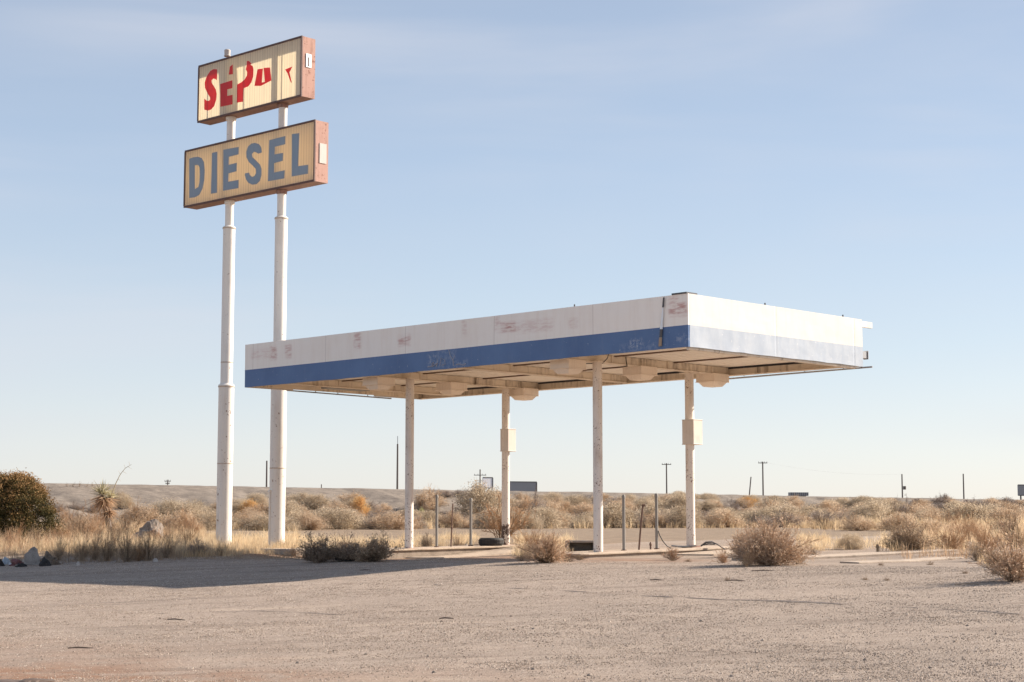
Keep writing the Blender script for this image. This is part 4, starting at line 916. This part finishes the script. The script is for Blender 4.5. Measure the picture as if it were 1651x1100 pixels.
for (u0, v0, u1, v1, w, h, lab) in [(1215, 905, 1545, 890, .75, .05, 'long pale concrete kerb right of the large tumbleweed'), (1385, 909, 1555, 901, .5, .025, 'low pale concrete pad in front of the right kerb')]:
    p, q_ = hit(u0, v0), hit(u1, v1); d = q_ - p; L = np.linalg.norm(d[:2]); o = empty('kerb_slab', (p[0], p[1], 0), math.atan2(d[1], d[0]), lab, 'kerb')
    b = MB(); k = 12
    for i in range(k + 1): pass
    vs = []
    for i in range(k + 1):
        x, y = p[0] + d[0] * i / k, p[1] + d[1] * i / k; za_ = g1(x, y); xx = L * i / k
        vs += [(xx, 0, za_ - .15), (xx, 0, za_ + h), (xx, w, za_ + h + .01), (xx, w, za_ - .15)]
    fs = [(4 * i + j, 4 * i + (j + 1) % 4, 4 * i + 4 + (j + 1) % 4, 4 * i + 4 + j) for i in range(k) for j in range(4)] + [(0, 1, 2, 3), (4 * k, 4 * k + 1, 4 * k + 2, 4 * k + 3)]
    b.poly(vs, fs).build('slab', M['concrete'], o, bevel=.015)
p = hit(462, 893); o = empty('concrete_footing', (p[0], p[1], p[2]), CR, 'low concrete footing block at the base of the right sign pole', 'footing')
b = MB(); b.box(-.3, .9, -.75, .75, -.1, .13); b.build('slab', M['concrete'], o, bevel=.02)
# concrete aprons in front of the islands
for (s0, s1, l0, l1, lab) in [(.9, 5.6, 8.3, 9.7, 'flat concrete apron in front of the left pump island'), (2.8, 7.4, 1.6, 2.9, 'flat concrete apron in front of the right pump island')]:
    S2, L2 = np.meshgrid(np.linspace(s0, s1, 12), np.linspace(l0, l1, 5)); X = NX + S2 * SD[0] + L2 * LD[0]; Y = NY + S2 * SD[1] + L2 * LD[1]
    Z = gz(X, Y) + .03; ix = np.arange(60).reshape(5, 12); V = np.r_[np.c_[X.ravel(), Y.ravel(), Z.ravel()], np.c_[X.ravel(), Y.ravel(), Z.ravel() - .12]]
    qq = np.stack([ix[:-1, :-1], ix[:-1, 1:], ix[1:, 1:], ix[1:, :-1]], -1).reshape(-1, 4); ring = list(ix[0]) + list(ix[1:, -1]) + list(ix[-1, ::-1][1:]) + list(ix[::-1, 0][1:-1]); ring = np.array(ring)
    sd = np.stack([ring, np.roll(ring, -1), np.roll(ring, -1) + 60, ring + 60], -1)
    tag(np_mesh('concrete_apron', V, [qq, qq[:, ::-1] + 60, sd], M['concrete']), lab, 'apron')

def isl(s, l):
    x, y = NX + s * SD[0] + l * LD[0], NY + s * SD[1] + l * LD[1]; return x, y
def isl_at(u, v, l):
    """point on an island's top seen at (u, v), along the line l"""
    O = np.array([NX, NY, 0]) + l * LD; r = ray(u, v); n_ = np.array([-SD[1], SD[0], 0]); k_ = ((O - [0, 0, EYE]) @ n_) / (r @ n_); return np.array([0, 0, EYE]) + r * k_
# steel posts and old fuel pipes on the islands
for (u, vb, vt, l, r_, m_, lab, lean, kind) in [
    (704, 883, 801, 10.5, .034, 'post_steel', 'straight grey steel post nearest the leftmost canopy column', 0, 'post'), (727, 882, 813, 10.5, .017, 'rust_pipe', 'thin crooked rusty pipe between the two left steel posts', .03, 'crook'),
    (759, 881, 806, 10.5, .036, 'post_steel', 'straight grey steel post left of the discarded tyre', 0, 'post'), (1006, 888, 801, 3.9, .036, 'post_steel', 'straight grey steel post nearest the second tall island column', 0, 'post'),
    (1030, 887, 818, 3.9, .022, 'rust_pipe', 'leaning rusty pipe with an elbow at its top', .10, 'elbow'), (1059, 886, 799, 3.9, .036, 'post_steel', 'grey steel post with a black hose hanging from it', 0, 'post'),
    (1049, 886.5, 875, 3.9, .022, 'rust_pipe', 'short rusty pipe stub beside the post with the hose', 0, 'stub'), (1308 - 100 + 207, 890, 878, -3.6, .03, 'rust_pipe', 'short dark pipe stub on the right kerb', 0, 'stub')]:
    if u > 1400: p = hit(u, vb); 
    else: p = isl_at(u, vb, l); s_ = s_of(p[0], p[1]); p[2] = (.972 + .012 * (s_ + .35)) if l > 9 else (.95 + .017 * (s_ + .2))
    H = (vb - vt) * p[1] / F; o = empty('steel_post' if kind == 'post' else 'fuel_pipe', p, CR, lab, 'post' if kind == 'post' else 'pipe')
    b = MB()
    if kind == 'post': b.tube([(0, 0, -.02), (0, 0, H)], r_, 10); b.build('shaft', M[m_], o, True); b = MB(); b.lathe([(r_ + .001, 0), (r_ + .03, .0), (r_ + .03, .02), (r_ + .001, .02)], 10, (0, 0, .0)); b.build('flange', M['rust_pipe'], o); b = MB(); b.lathe([(0, .03), (r_ * .8, .024), (r_ + .006, 0), (r_ + .006, -.06), (r_ + .001, -.06)], 10, (0, 0, H)); b.build('cap', M[m_], o, True)
    elif kind == 'crook': b.tube([(0, 0, -.02), (.01, -.02, H * .4), (.02, -.01, H * .6), (.03, -.04, H)], [r_, r_ * 1.1, r_ * .8, r_], 8); b.lathe([(r_, 0), (r_ * 1.7, .01), (r_ * 1.7, .06), (r_, .07)], 8, (.01, -.02, H * .4)); b.build('shaft', M[m_], o, True)
    elif kind == 'elbow': b.tube([(0, 0, -.02), (.03, -.035, H * .5), (.06, -.075, H)], r_, 8); b.build('shaft', M[m_], o, True); b = MB(); b.tube([(.06, -.075, H), (.065, -.085, H + .03), (.10, -.11, H + .03)], r_ * 1.5, 8); b.build('elbow', M[m_], o, True)
    else: b.tube([(0, 0, -.02), (0, 0, H * .8), (.003, 0, H)], [r_, r_, r_ * .8], 8); b.lathe([(r_, H * .5), (r_ * 1.4, H * .5 + .01), (r_ * 1.4, H * .5 + .05), (r_, H * .5 + .06)], 8); b.build('shaft', M[m_], o, True)
pp = isl_at(1061, 858, 3.85); b = MB(); b.tube([isl_at(u, v, 3.85) - pp for u, v in ((1061, 856), (1064, 864), (1069, 873), (1075, 880), (1082, 884.3))], .012, 6); o = b.build('hose', M['hose'], None, True, loc=pp); tag(o, 'thin black hose curving down from the grey post', 'hose')

# tyre
p = isl_at(792, 881, 10.3); zi = .972 + .012 * (s_of(p[0], p[1]) + .35); kk_ = F / p[1]; Ro = 40 / kk_ / 2
tyr = empty('tyre', (p[0], p[1], zi), .4, 'worn black car tyre lying flat on the left island beside a column', 'tyre'); hT = .205
b = MB(); ri = Ro * .62
b.lathe([(ri, .03), (ri + .02, .01), (Ro * .85, 0), (Ro * .96, .025), (Ro, .06), (Ro, hT - .06), (Ro * .96, hT - .025), (Ro * .85, hT), (ri + .02, hT - .01), (ri, hT - .03), (ri + .03, hT * .5), (ri, .03)], 40); b.build('tyre_wall', M['tyre'], tyr, True)
b = MB()
for i in range(44):
    a = i * 2 * math.pi / 44
    for z_ in (.06, .115):
        c_, s_ = math.cos(a), math.sin(a); w_ = .017; h_ = .036
        b.poly([((Ro - .004) * c_ - w_ * -s_ * -1, (Ro - .004) * s_ - w_ * c_, z_), ((Ro - .004) * c_ + w_ * -s_, (Ro - .004) * s_ + w_ * c_, z_), ((Ro - .004) * c_ + w_ * -s_, (Ro - .004) * s_ + w_ * c_, z_ + h_), ((Ro - .004) * c_ - w_ * -s_, (Ro - .004) * s_ - w_ * c_, z_ + h_),
                ((Ro + .008) * c_ - w_ * -s_, (Ro + .008) * s_ - w_ * c_, z_), ((Ro + .008) * c_ + w_ * -s_, (Ro + .008) * s_ + w_ * c_, z_), ((Ro + .008) * c_ + w_ * -s_, (Ro + .008) * s_ + w_ * c_, z_ + h_), ((Ro + .008) * c_ - w_ * -s_, (Ro + .008) * s_ - w_ * c_, z_ + h_)],
               [(4, 5, 6, 7), (0, 1, 5, 4), (3, 2, 6, 7), (0, 3, 7, 4), (1, 2, 6, 5)])
b.build('tread', M['tyre'], tyr)

# hollow concrete box left of the second column
p = hit(937, 889); kk_ = F / p[1]; w = 45 / kk_; h = 16 / kk_
o = empty('concrete_box', p, 0.08, 'hollow concrete box with a dark open side left of the right island', 'box'); b = MB(); th = .035; dp = .5
b.box(-w / 2, w / 2, 0, dp, h - th, h + .02); b.box(-w / 2, -w / 2 + th, 0, dp, -.03, h - th); b.box(w / 2 - th, w / 2, 0, dp, -.03, h - th); b.box(-w / 2 + th, w / 2 - th, dp - th, dp, -.03, h - th); b.build('shell', M['concrete_grey'], o, bevel=.008)
# rubber scraps by the right column
p = hit(1140, 889); kk_ = F / p[1]
b = MB()
def ribbon(b, pts, w, th):
    vs = []; k = len(pts)
    for i, (x, y, z) in enumerate(pts): vs += [(x, y - w[i] / 2, z), (x, y + w[i] / 2, z + .02), (x, y + w[i] / 2, z + .02 + th), (x, y - w[i] / 2, z + th)]
    b.poly(vs, [(4 * i + j, 4 * i + (j + 1) % 4, 4 * i + 4 + (j + 1) % 4, 4 * i + 4 + j) for i in range(k - 1) for j in range(4)] + [(0, 1, 2, 3), (4 * k - 4, 4 * k - 3, 4 * k - 2, 4 * k - 1)])
ribbon(b, [(-.15, 0, .10), (-.02, .02, .19), (.12, 0, .20), (.25, -.03, .14), (.36, -.05, .06), (.46, -.08, .01)], [.05, .12, .13, .11, .08, .05], .018)
ribbon(b, [(-.10, .1, .13), (.05, .12, .155), (.2, .1, .15)], [.05, .09, .05], .014)
tag(b.build('rubber_strip', M['rubber'], None, True, loc=p), 'black curled rubber strip beside the rightmost column foot', 'debris')
p = hit(1108, 888); b = MB(); ribbon(b, [(-.38, 0, .10), (-.2, .0, .085), (.0, .0, .08), (.22, 0, .10)], [.04, .14, .16, .05], .016)
b.lathe([(0, 0), (.09, 0), (.12, .07), (0, .075)], 10, (-.1, .0, 0)); tag(b.build('scrap_sheet', M['dark_steel'], None, loc=p), 'flat dark scrap sheet leaning on the foot of the rightmost column', 'debris')
# rubber scrap at the dark bush
p = hit(560, 905); kk_ = F / p[1]; b = MB(); k = F / p[1]
ribbon(b, [(-.42, 0, .13), (-.34, -.02, .07), (-.2, -.04, .02), (0, -.05, .0), (.22, -.04, .015), (.42, 0, .04)], [.06, .2, .3, .34, .24, .06], .03)
tag(b.build('rubber_scrap', M['rubber'], None, True, loc=p), 'black curved rubber scrap lying in front of the dark bushes', 'debris')

def rock(name, u, v, w, h, d, mat, seed, label, cat, group=None, rz=0, jag=.25):
    p = hit(u, v); n1, n2 = 22, 14; rg = np.random.default_rng(seed); vs = []
    A, B = np.meshgrid(np.linspace(0, 2 * np.pi, n1, endpoint=False), np.linspace(-.35, math.pi / 2, n2)); X = np.cos(A) * np.cos(B); Y = np.sin(A) * np.cos(B); Z = np.sin(B)
    nn = 1 + jag * 2 * (fbm(X * 1.6 + seed * 7.1 + Z * 1.3, Y * 1.6 + Z * 1.9 + 4, seed, 4) - .5)
    V = np.c_[(X * nn * w / 2).ravel(), (Y * nn * d / 2).ravel(), (Z * nn * h).ravel()]; ix = np.arange(n1 * n2).reshape(n2, n1)
    nx_ = np.roll(ix, -1, axis=1); q = np.stack([ix[:-1], nx_[:-1], nx_[1:], ix[1:]], -1).reshape(-1, 4)
    o = np_mesh(name, V, [q], mat); o.location = [float(c) for c in p]; o.rotation_euler = (0, 0, rz); return tag(o, label, cat, group)
rock('boulder', 240, 874, 1.05, .62, .8, M['rock'], 3, 'dusty brown boulder mound standing in the left grass', 'boulder', jag=.45)
rock('stone', 126, 912, .11, .09, .09, M['stone_pale'], 5, 'small white stone at the pavement edge near the left', 'stone')
rock('stone', 251, 906, .12, .09, .09, M['stone_pale'], 6, 'small white stone at the pavement edge among the weeds', 'stone')
rock('stone', 752, 881, .09, .06, .08, M['stone_pale'], 8, 'small pale stone left of the grey post by the tyre', 'stone')
for i, (u, v) in enumerate([(860, 1015), (700, 1085), (1500, 1078), (1130, 1002), (1180, 1092), (1395, 1065), (160 + 700, 1080), (590, 1056), (950, 1090), (480, 1070), (1560, 1010)]):
    rock('pebble', u, v, .045, .022, .04, M['rock'], 20 + i, 'dark fist sized pebble lying on the open lot', 'pebble', 'pebbles on the open lot')
rock('earth_clod', 30, 1112, .75, .085, 1.0, M['stick'], 51, 'dark earth clod with twigs at the lower left corner', 'earth', jag=.8)
# broken concrete chunk, upright
p = hit(52, 911); kk_ = F / p[1]; o = empty('concrete_chunk', p, .25, 'upright broken grey concrete chunk among rubbish at the left', 'rubble'); b = MB()
b.plate([(-.20, -.05), (.21, -.05), (.18, .19), (.13, .27), (.11, .40), (.03, .46), (-.06, .41), (-.11, .33), (-.19, .27)], (0, 0, 0), (1, 0, 0), (0, .25, .97), (0, .97, -.25), .18); b.build('slab', M['concrete_grey'], o, bevel=.006)
rock('rubble_heap', 78, 911, .5, .28, .4, M['dirt'], 31, 'dark earth and rubble heap right of the upright concrete chunk', 'rubble', jag=.6)
# rubbish at the left
def crumple(name, u, v, w, h, d, mat, seed, label, cat):
    return rock(name, u, v, w, h, d, mat, seed, label, cat, jag=.8)
crumple('plastic_bag', 9, 910, .16, .13, .14, M['bag_blue'], 41, 'crumpled pale blue plastic bag at the far left', 'bag')
crumple('tarp_scrap', 0, 913, .22, .16, .2, M['rubber'], 42, 'crumpled black tarp scrap at the left picture edge', 'debris')
crumple('cloth_heap', 26, 912, .34, .13, .25, M['cloth_maroon'], 43, 'heap of dark maroon cloth left of the concrete chunk', 'debris')
crumple('tarp_scrap', 36, 914, .30, .09, .2, M['rubber'], 45, 'flat black tarp scrap in front of the concrete chunk', 'debris')
crumple('tarp_scrap', 74, 913, .26, .16, .2, M['rubber'], 46, 'black rubber heap touching the right side of the concrete chunk', 'debris')
crumple('paper_scrap', 16, 912, .10, .05, .08, M['bag_white'], 44, 'small white paper scrap beside the maroon cloth', 'paper')
p = hit(45, 913); b = MB(); b.tube([(-.3, 0, .02), (-.1, -.02, .04), (.1, .0, .05), (.2, .03, .03)], .018, 6); tag(b.build('stick', M['concrete_grey'], None, loc=p), 'pale stick lying before the concrete chunk', 'stick')
for i, (u, v, ln, a) in enumerate([(284, 1000, .32, -.5), (1186, 937, .32, -.35), (1058, 936, .22, 0.05), (130, 1046, .3, .1), (1232, 921, .45, .1), (720, 998, .2, .1), (1565, 943, .5, .15), (590, 920, .25, .2)]):
    p = hit(u, v); b = MB(); c_, s_ = math.cos(a), math.sin(a)
    b.tube([(-ln / 2 * c_, -ln / 2 * s_, .008), (-.1 * ln * c_, -.1 * ln * s_ + .015, .016), (.2 * ln * c_, .2 * ln * s_ - .012, .012), (ln / 2 * c_, ln / 2 * s_, .006)], [.007, .009, .008, .004], 6)
    tag(b.build('stick', M['stick'] if i != 6 else M['brown_wood'], None, True, loc=p), ['short dark bent stick on the lot below the sign', 'dark bent stick below the big tumbleweed', 'straight dark stick in front of the right island', 'thin stick on the lot at lower left', 'long brown stick in front of the big tumbleweed', 'thin faint stick in the middle of the lot', 'pale stick at the shaded right edge of the lot', 'stick in the canopy shadow'][i], 'stick')

# ------------------------------------------------------------------ distant things beyond the embankment
def upole(u, vtop, y, r_, arms, label, lean=0.0, tip=0.0):
    x = (u - 825.5) / F * y * (1 / cP) * 1.0; p = at(u, 800, y); gzv = g1(p[0], y); top = at(u, vtop, y)[2]
    o = empty('utility_pole', (p[0], y, gzv), 0, label, 'utility pole'); H = top - gzv
    b = MB(); b.tube([(lean * H, 0, -.3), (0, 0, H)] if not lean else [(lean * 1.2, 0, -.3), (-lean * 1.0, 0, H)], [r_, r_ * .72], 8); b.build('shaft', M['wood_pole'], o, True)
    for (dz, hw) in arms:
        b = MB(); b.box(-hw, hw, -.2, -.1, H - dz - .08, H - dz + .08)
        for sx in (-.9, -.35, .35, .9): b.tube([(sx * hw, -.15, H - dz + .08), (sx * hw, -.15, H - dz + .34)], .05, 5)
        b.build('crossarm', M['wood_pole'], o)
    if tip: b = MB(); b.tube([(0, 0, H), (0, 0, H + tip)], .05, 5); b.build('mast', M['steel'], o)
    return o, np.array([p[0], y, top])
upole(429.5, 743, 260, .16, [], 'bare utility pole just left of the right sign pole', .01)
upole(640.5, 716, 260, .17, [], 'tall bare utility pole left of the canopy columns', 0, 1.2)
upole(774, 757, 420, .2, [(1.4, 1.5)], 'crossarm pole standing before the pale billboard')
_, A1 = upole(1075, 747, 400, .2, [(.3, 1.1)], 'crossarm utility pole between the two right columns')
upole(1208, 769, 420, .19, [], 'short leaning utility pole beside a tall crossarm pole', -.5)
_, A2 = upole(1230.5, 744.5, 380, .2, [(.3, 1.0)], 'tall crossarm utility pole right of the canopy')
_, A3 = upole(1455, 764.5, 400, .2, [], 'utility pole with a small transformer in the right sky'); 
_, A4 = upole(1554, 764, 400, .2, [], 'bare utility pole nearest the right edge billboard')
upole(270, 773.5, 420, .16, [(.4, .75), (1.0, .5)], 'small crossarm pole on the skyline left of the sign')
upole(518, 781, 260, .1, [], 'tiny stub pole on the skyline right of the sign poles')
o = bpy.data.objects['utility_pole.006'] if 'utility_pole.006' in bpy.data.objects else None
b = MB(); b.lathe([(0, -.4), (.35, -.4), (.35, .4), (0, .4)], 10, (0, 0, 0)); oo = b.build('transformer', M['wood_pole'], o, True, loc=(.55, 0, A3[2] - g1(A3[0], A3[1]) - 3.2))
def wire(A, B, sag, label):
    A, B = np.array(A), np.array(B); b = MB(); b.tube([A + (B - A) * t_ - np.array([0, 0, sag * 4 * t_ * (1 - t_)]) for t_ in np.linspace(0, 1, 15)], .009, 4, cap=False)
    tag(b.build('power_line', M['steel']), label, 'wire')
wire(A2, A3, 1.0, 'thin power line from the tall crossarm pole to the transformer pole')
def billboard(u0, u1, vt, vb, y, mat, label, turn, depth, legs=3, cat='billboard', edge=None):
    p0, p1 = at(u0, vt, y), at(u1, vb, y); w = p1[0] - p0[0]; h = p0[2] - p1[2]; cx = (p0[0] + p1[0]) / 2; gzv = g1(cx, y)
    o = empty('billboard', (cx, y, gzv), turn, label, cat); zb = p1[2] - gzv; w = w / math.cos(turn)
    b = MB(); b.box(-w / 2, w / 2, 0, depth, zb, zb + h); b.build('panel', mat, o)
    b = MB(); f = max(.12, h * .03); b.box(-w / 2 - f, w / 2 + f, -.06, -.005, zb + h - f, zb + h + f); b.box(-w / 2 - f, w / 2 + f, -.06, -.005, zb - f, zb + f)
    b.box(w / 2 - f, w / 2 + f * 2, -.07, depth, zb + f, zb + h - f); b.build('frame', edge or M['dark_steel'], o)
    for i in range(legs):
        x = (i + .5) / legs * w - w / 2; b = MB(); b.box(x - .15, x + .15, depth + .05, depth + .4, -.5, zb + h * .7); b.build('leg', M['dark_steel'], o)
billboard(779, 794, 770, 787, 520, M['bill_pale'], 'pale billboard with dark edge posts above the scrub', .5, .5, 2)
billboard(822, 865, 777, 793, 520, M['bill_grey'], 'long dark grey billboard right of the second back column', .35, .5, 4)
billboard(1641, 1665, 782, 799, 480, M['bill_grey'], 'grey billboard cut by the right picture edge', .2, .5, 2)
# trailer far away
p0, p1 = at(1274, 794, 480), at(1304, 799.6, 480); gzv = g1(p0[0], 480); cx = (p0[0] + p1[0]) / 2; o = empty('trailer', (cx, 480, gzv), .1, 'low dark freight trailer parked beyond the embankment', 'trailer'); w = p1[0] - p0[0]
zb = p1[2] - gzv - .9; b = MB(); b.box(-w / 2, w / 2, 0, 2.4, zb + .9, zb + .9 + p0[2] - p1[2]); b.build('body', M['bill_grey'], o)
b = MB()
for i in range(9): x = -w / 2 + (i + .5) * w / 9; b.box(x - .06, x + .06, -.06, -.005, zb + .95, zb + .85 + p0[2] - p1[2])
b.build('rib', M['dark_steel'], o); b = MB(); b.box(-w / 2 + .6, w / 2 - .6, .5, 1.9, -.2, zb + .899); b.build('chassis', M['dark_steel'], o)

# ------------------------------------------------------------------ light and sky
SUN_AZ = R(69); SUN_EL = R(29.7)
to_sun = Vector((math.sin(SUN_AZ) * math.cos(SUN_EL), math.cos(SUN_AZ) * math.cos(SUN_EL), math.sin(SUN_EL)))
sd_ = bpy.data.lights.new('sun', 'SUN'); sd_.energy = 4.8; sd_.angle = R(.55); sd_.color = (1, .90, .78)
so = bpy.data.objects.new('sun', sd_); COL.objects.link(so); so.location = (60, 30, 40); so.rotation_euler = to_sun.to_track_quat('Z', 'Y').to_euler()
w = bpy.data.worlds.new('World'); sc.world = w; w.use_nodes = True; t = NT(w.node_tree); t.n.clear(); out = t.n.new('ShaderNodeOutputWorld')
sky = t.n.new('ShaderNodeTexSky'); sky.sky_type = 'NISHITA'; sky.sun_disc = False; sky.sun_elevation = SUN_EL; sky.sun_rotation = SUN_AZ
sky.altitude = 900; sky.air_density = 1.0; sky.dust_density = 1.2; sky.ozone_density = 2.0
co = t.n.new('ShaderNodeTexCoord').outputs['Generated']
mp = t.n.new('ShaderNodeMapping'); t.l.new(co, mp.inputs[0]); mp.inputs[2].default_value = (0, R(12), 0); mp.inputs[3].default_value = (1.6, 1.6, 11)
cl = t.noise(mp.outputs[0], 1.3, 5, .5, .4); cl2 = t.noise(t.scale(co, 1.5, 1.5, 3.5), 1.6, 3, .5)
cm = t.math('MULTIPLY', t.step(cl, .40, .72), t.step(cl2, .36, .62))
sepd = t.add('ShaderNodeSeparateXYZ', Vector=co)
elev = t.ramp(sepd.outputs[2], [(0.0, (4.95, 4.66, 4.60)), (.045, (4.60, 4.58, 4.66)), (.10, (3.80, 4.18, 4.55)), (.20, (2.88, 3.46, 4.28)), (.31, (2.52, 2.96, 3.70)), (.6, (1.7, 2.2, 3.1)), (1.0, (1.3, 1.8, 2.8))])
c = t.mix(.72, sky.outputs[0], elev)
c = t.mix(t.math('MULTIPLY', cm, .42), c, (4.25, 4.3, 4.65))
bg = t.add('ShaderNodeBackground', Color=c, Strength=.087); t.l.new(bg.outputs[0], out.inputs[0])
sc.view_settings.view_transform = 'Standard'; sc.view_settings.look = 'None'; sc.view_settings.exposure = 1.02; sc.view_settings.gamma = 1
sc.cycles.max_bounces = 8; sc.cycles.transparent_max_bounces = 6; sc.cycles.caustics_reflective = False; sc.cycles.caustics_refractive = False
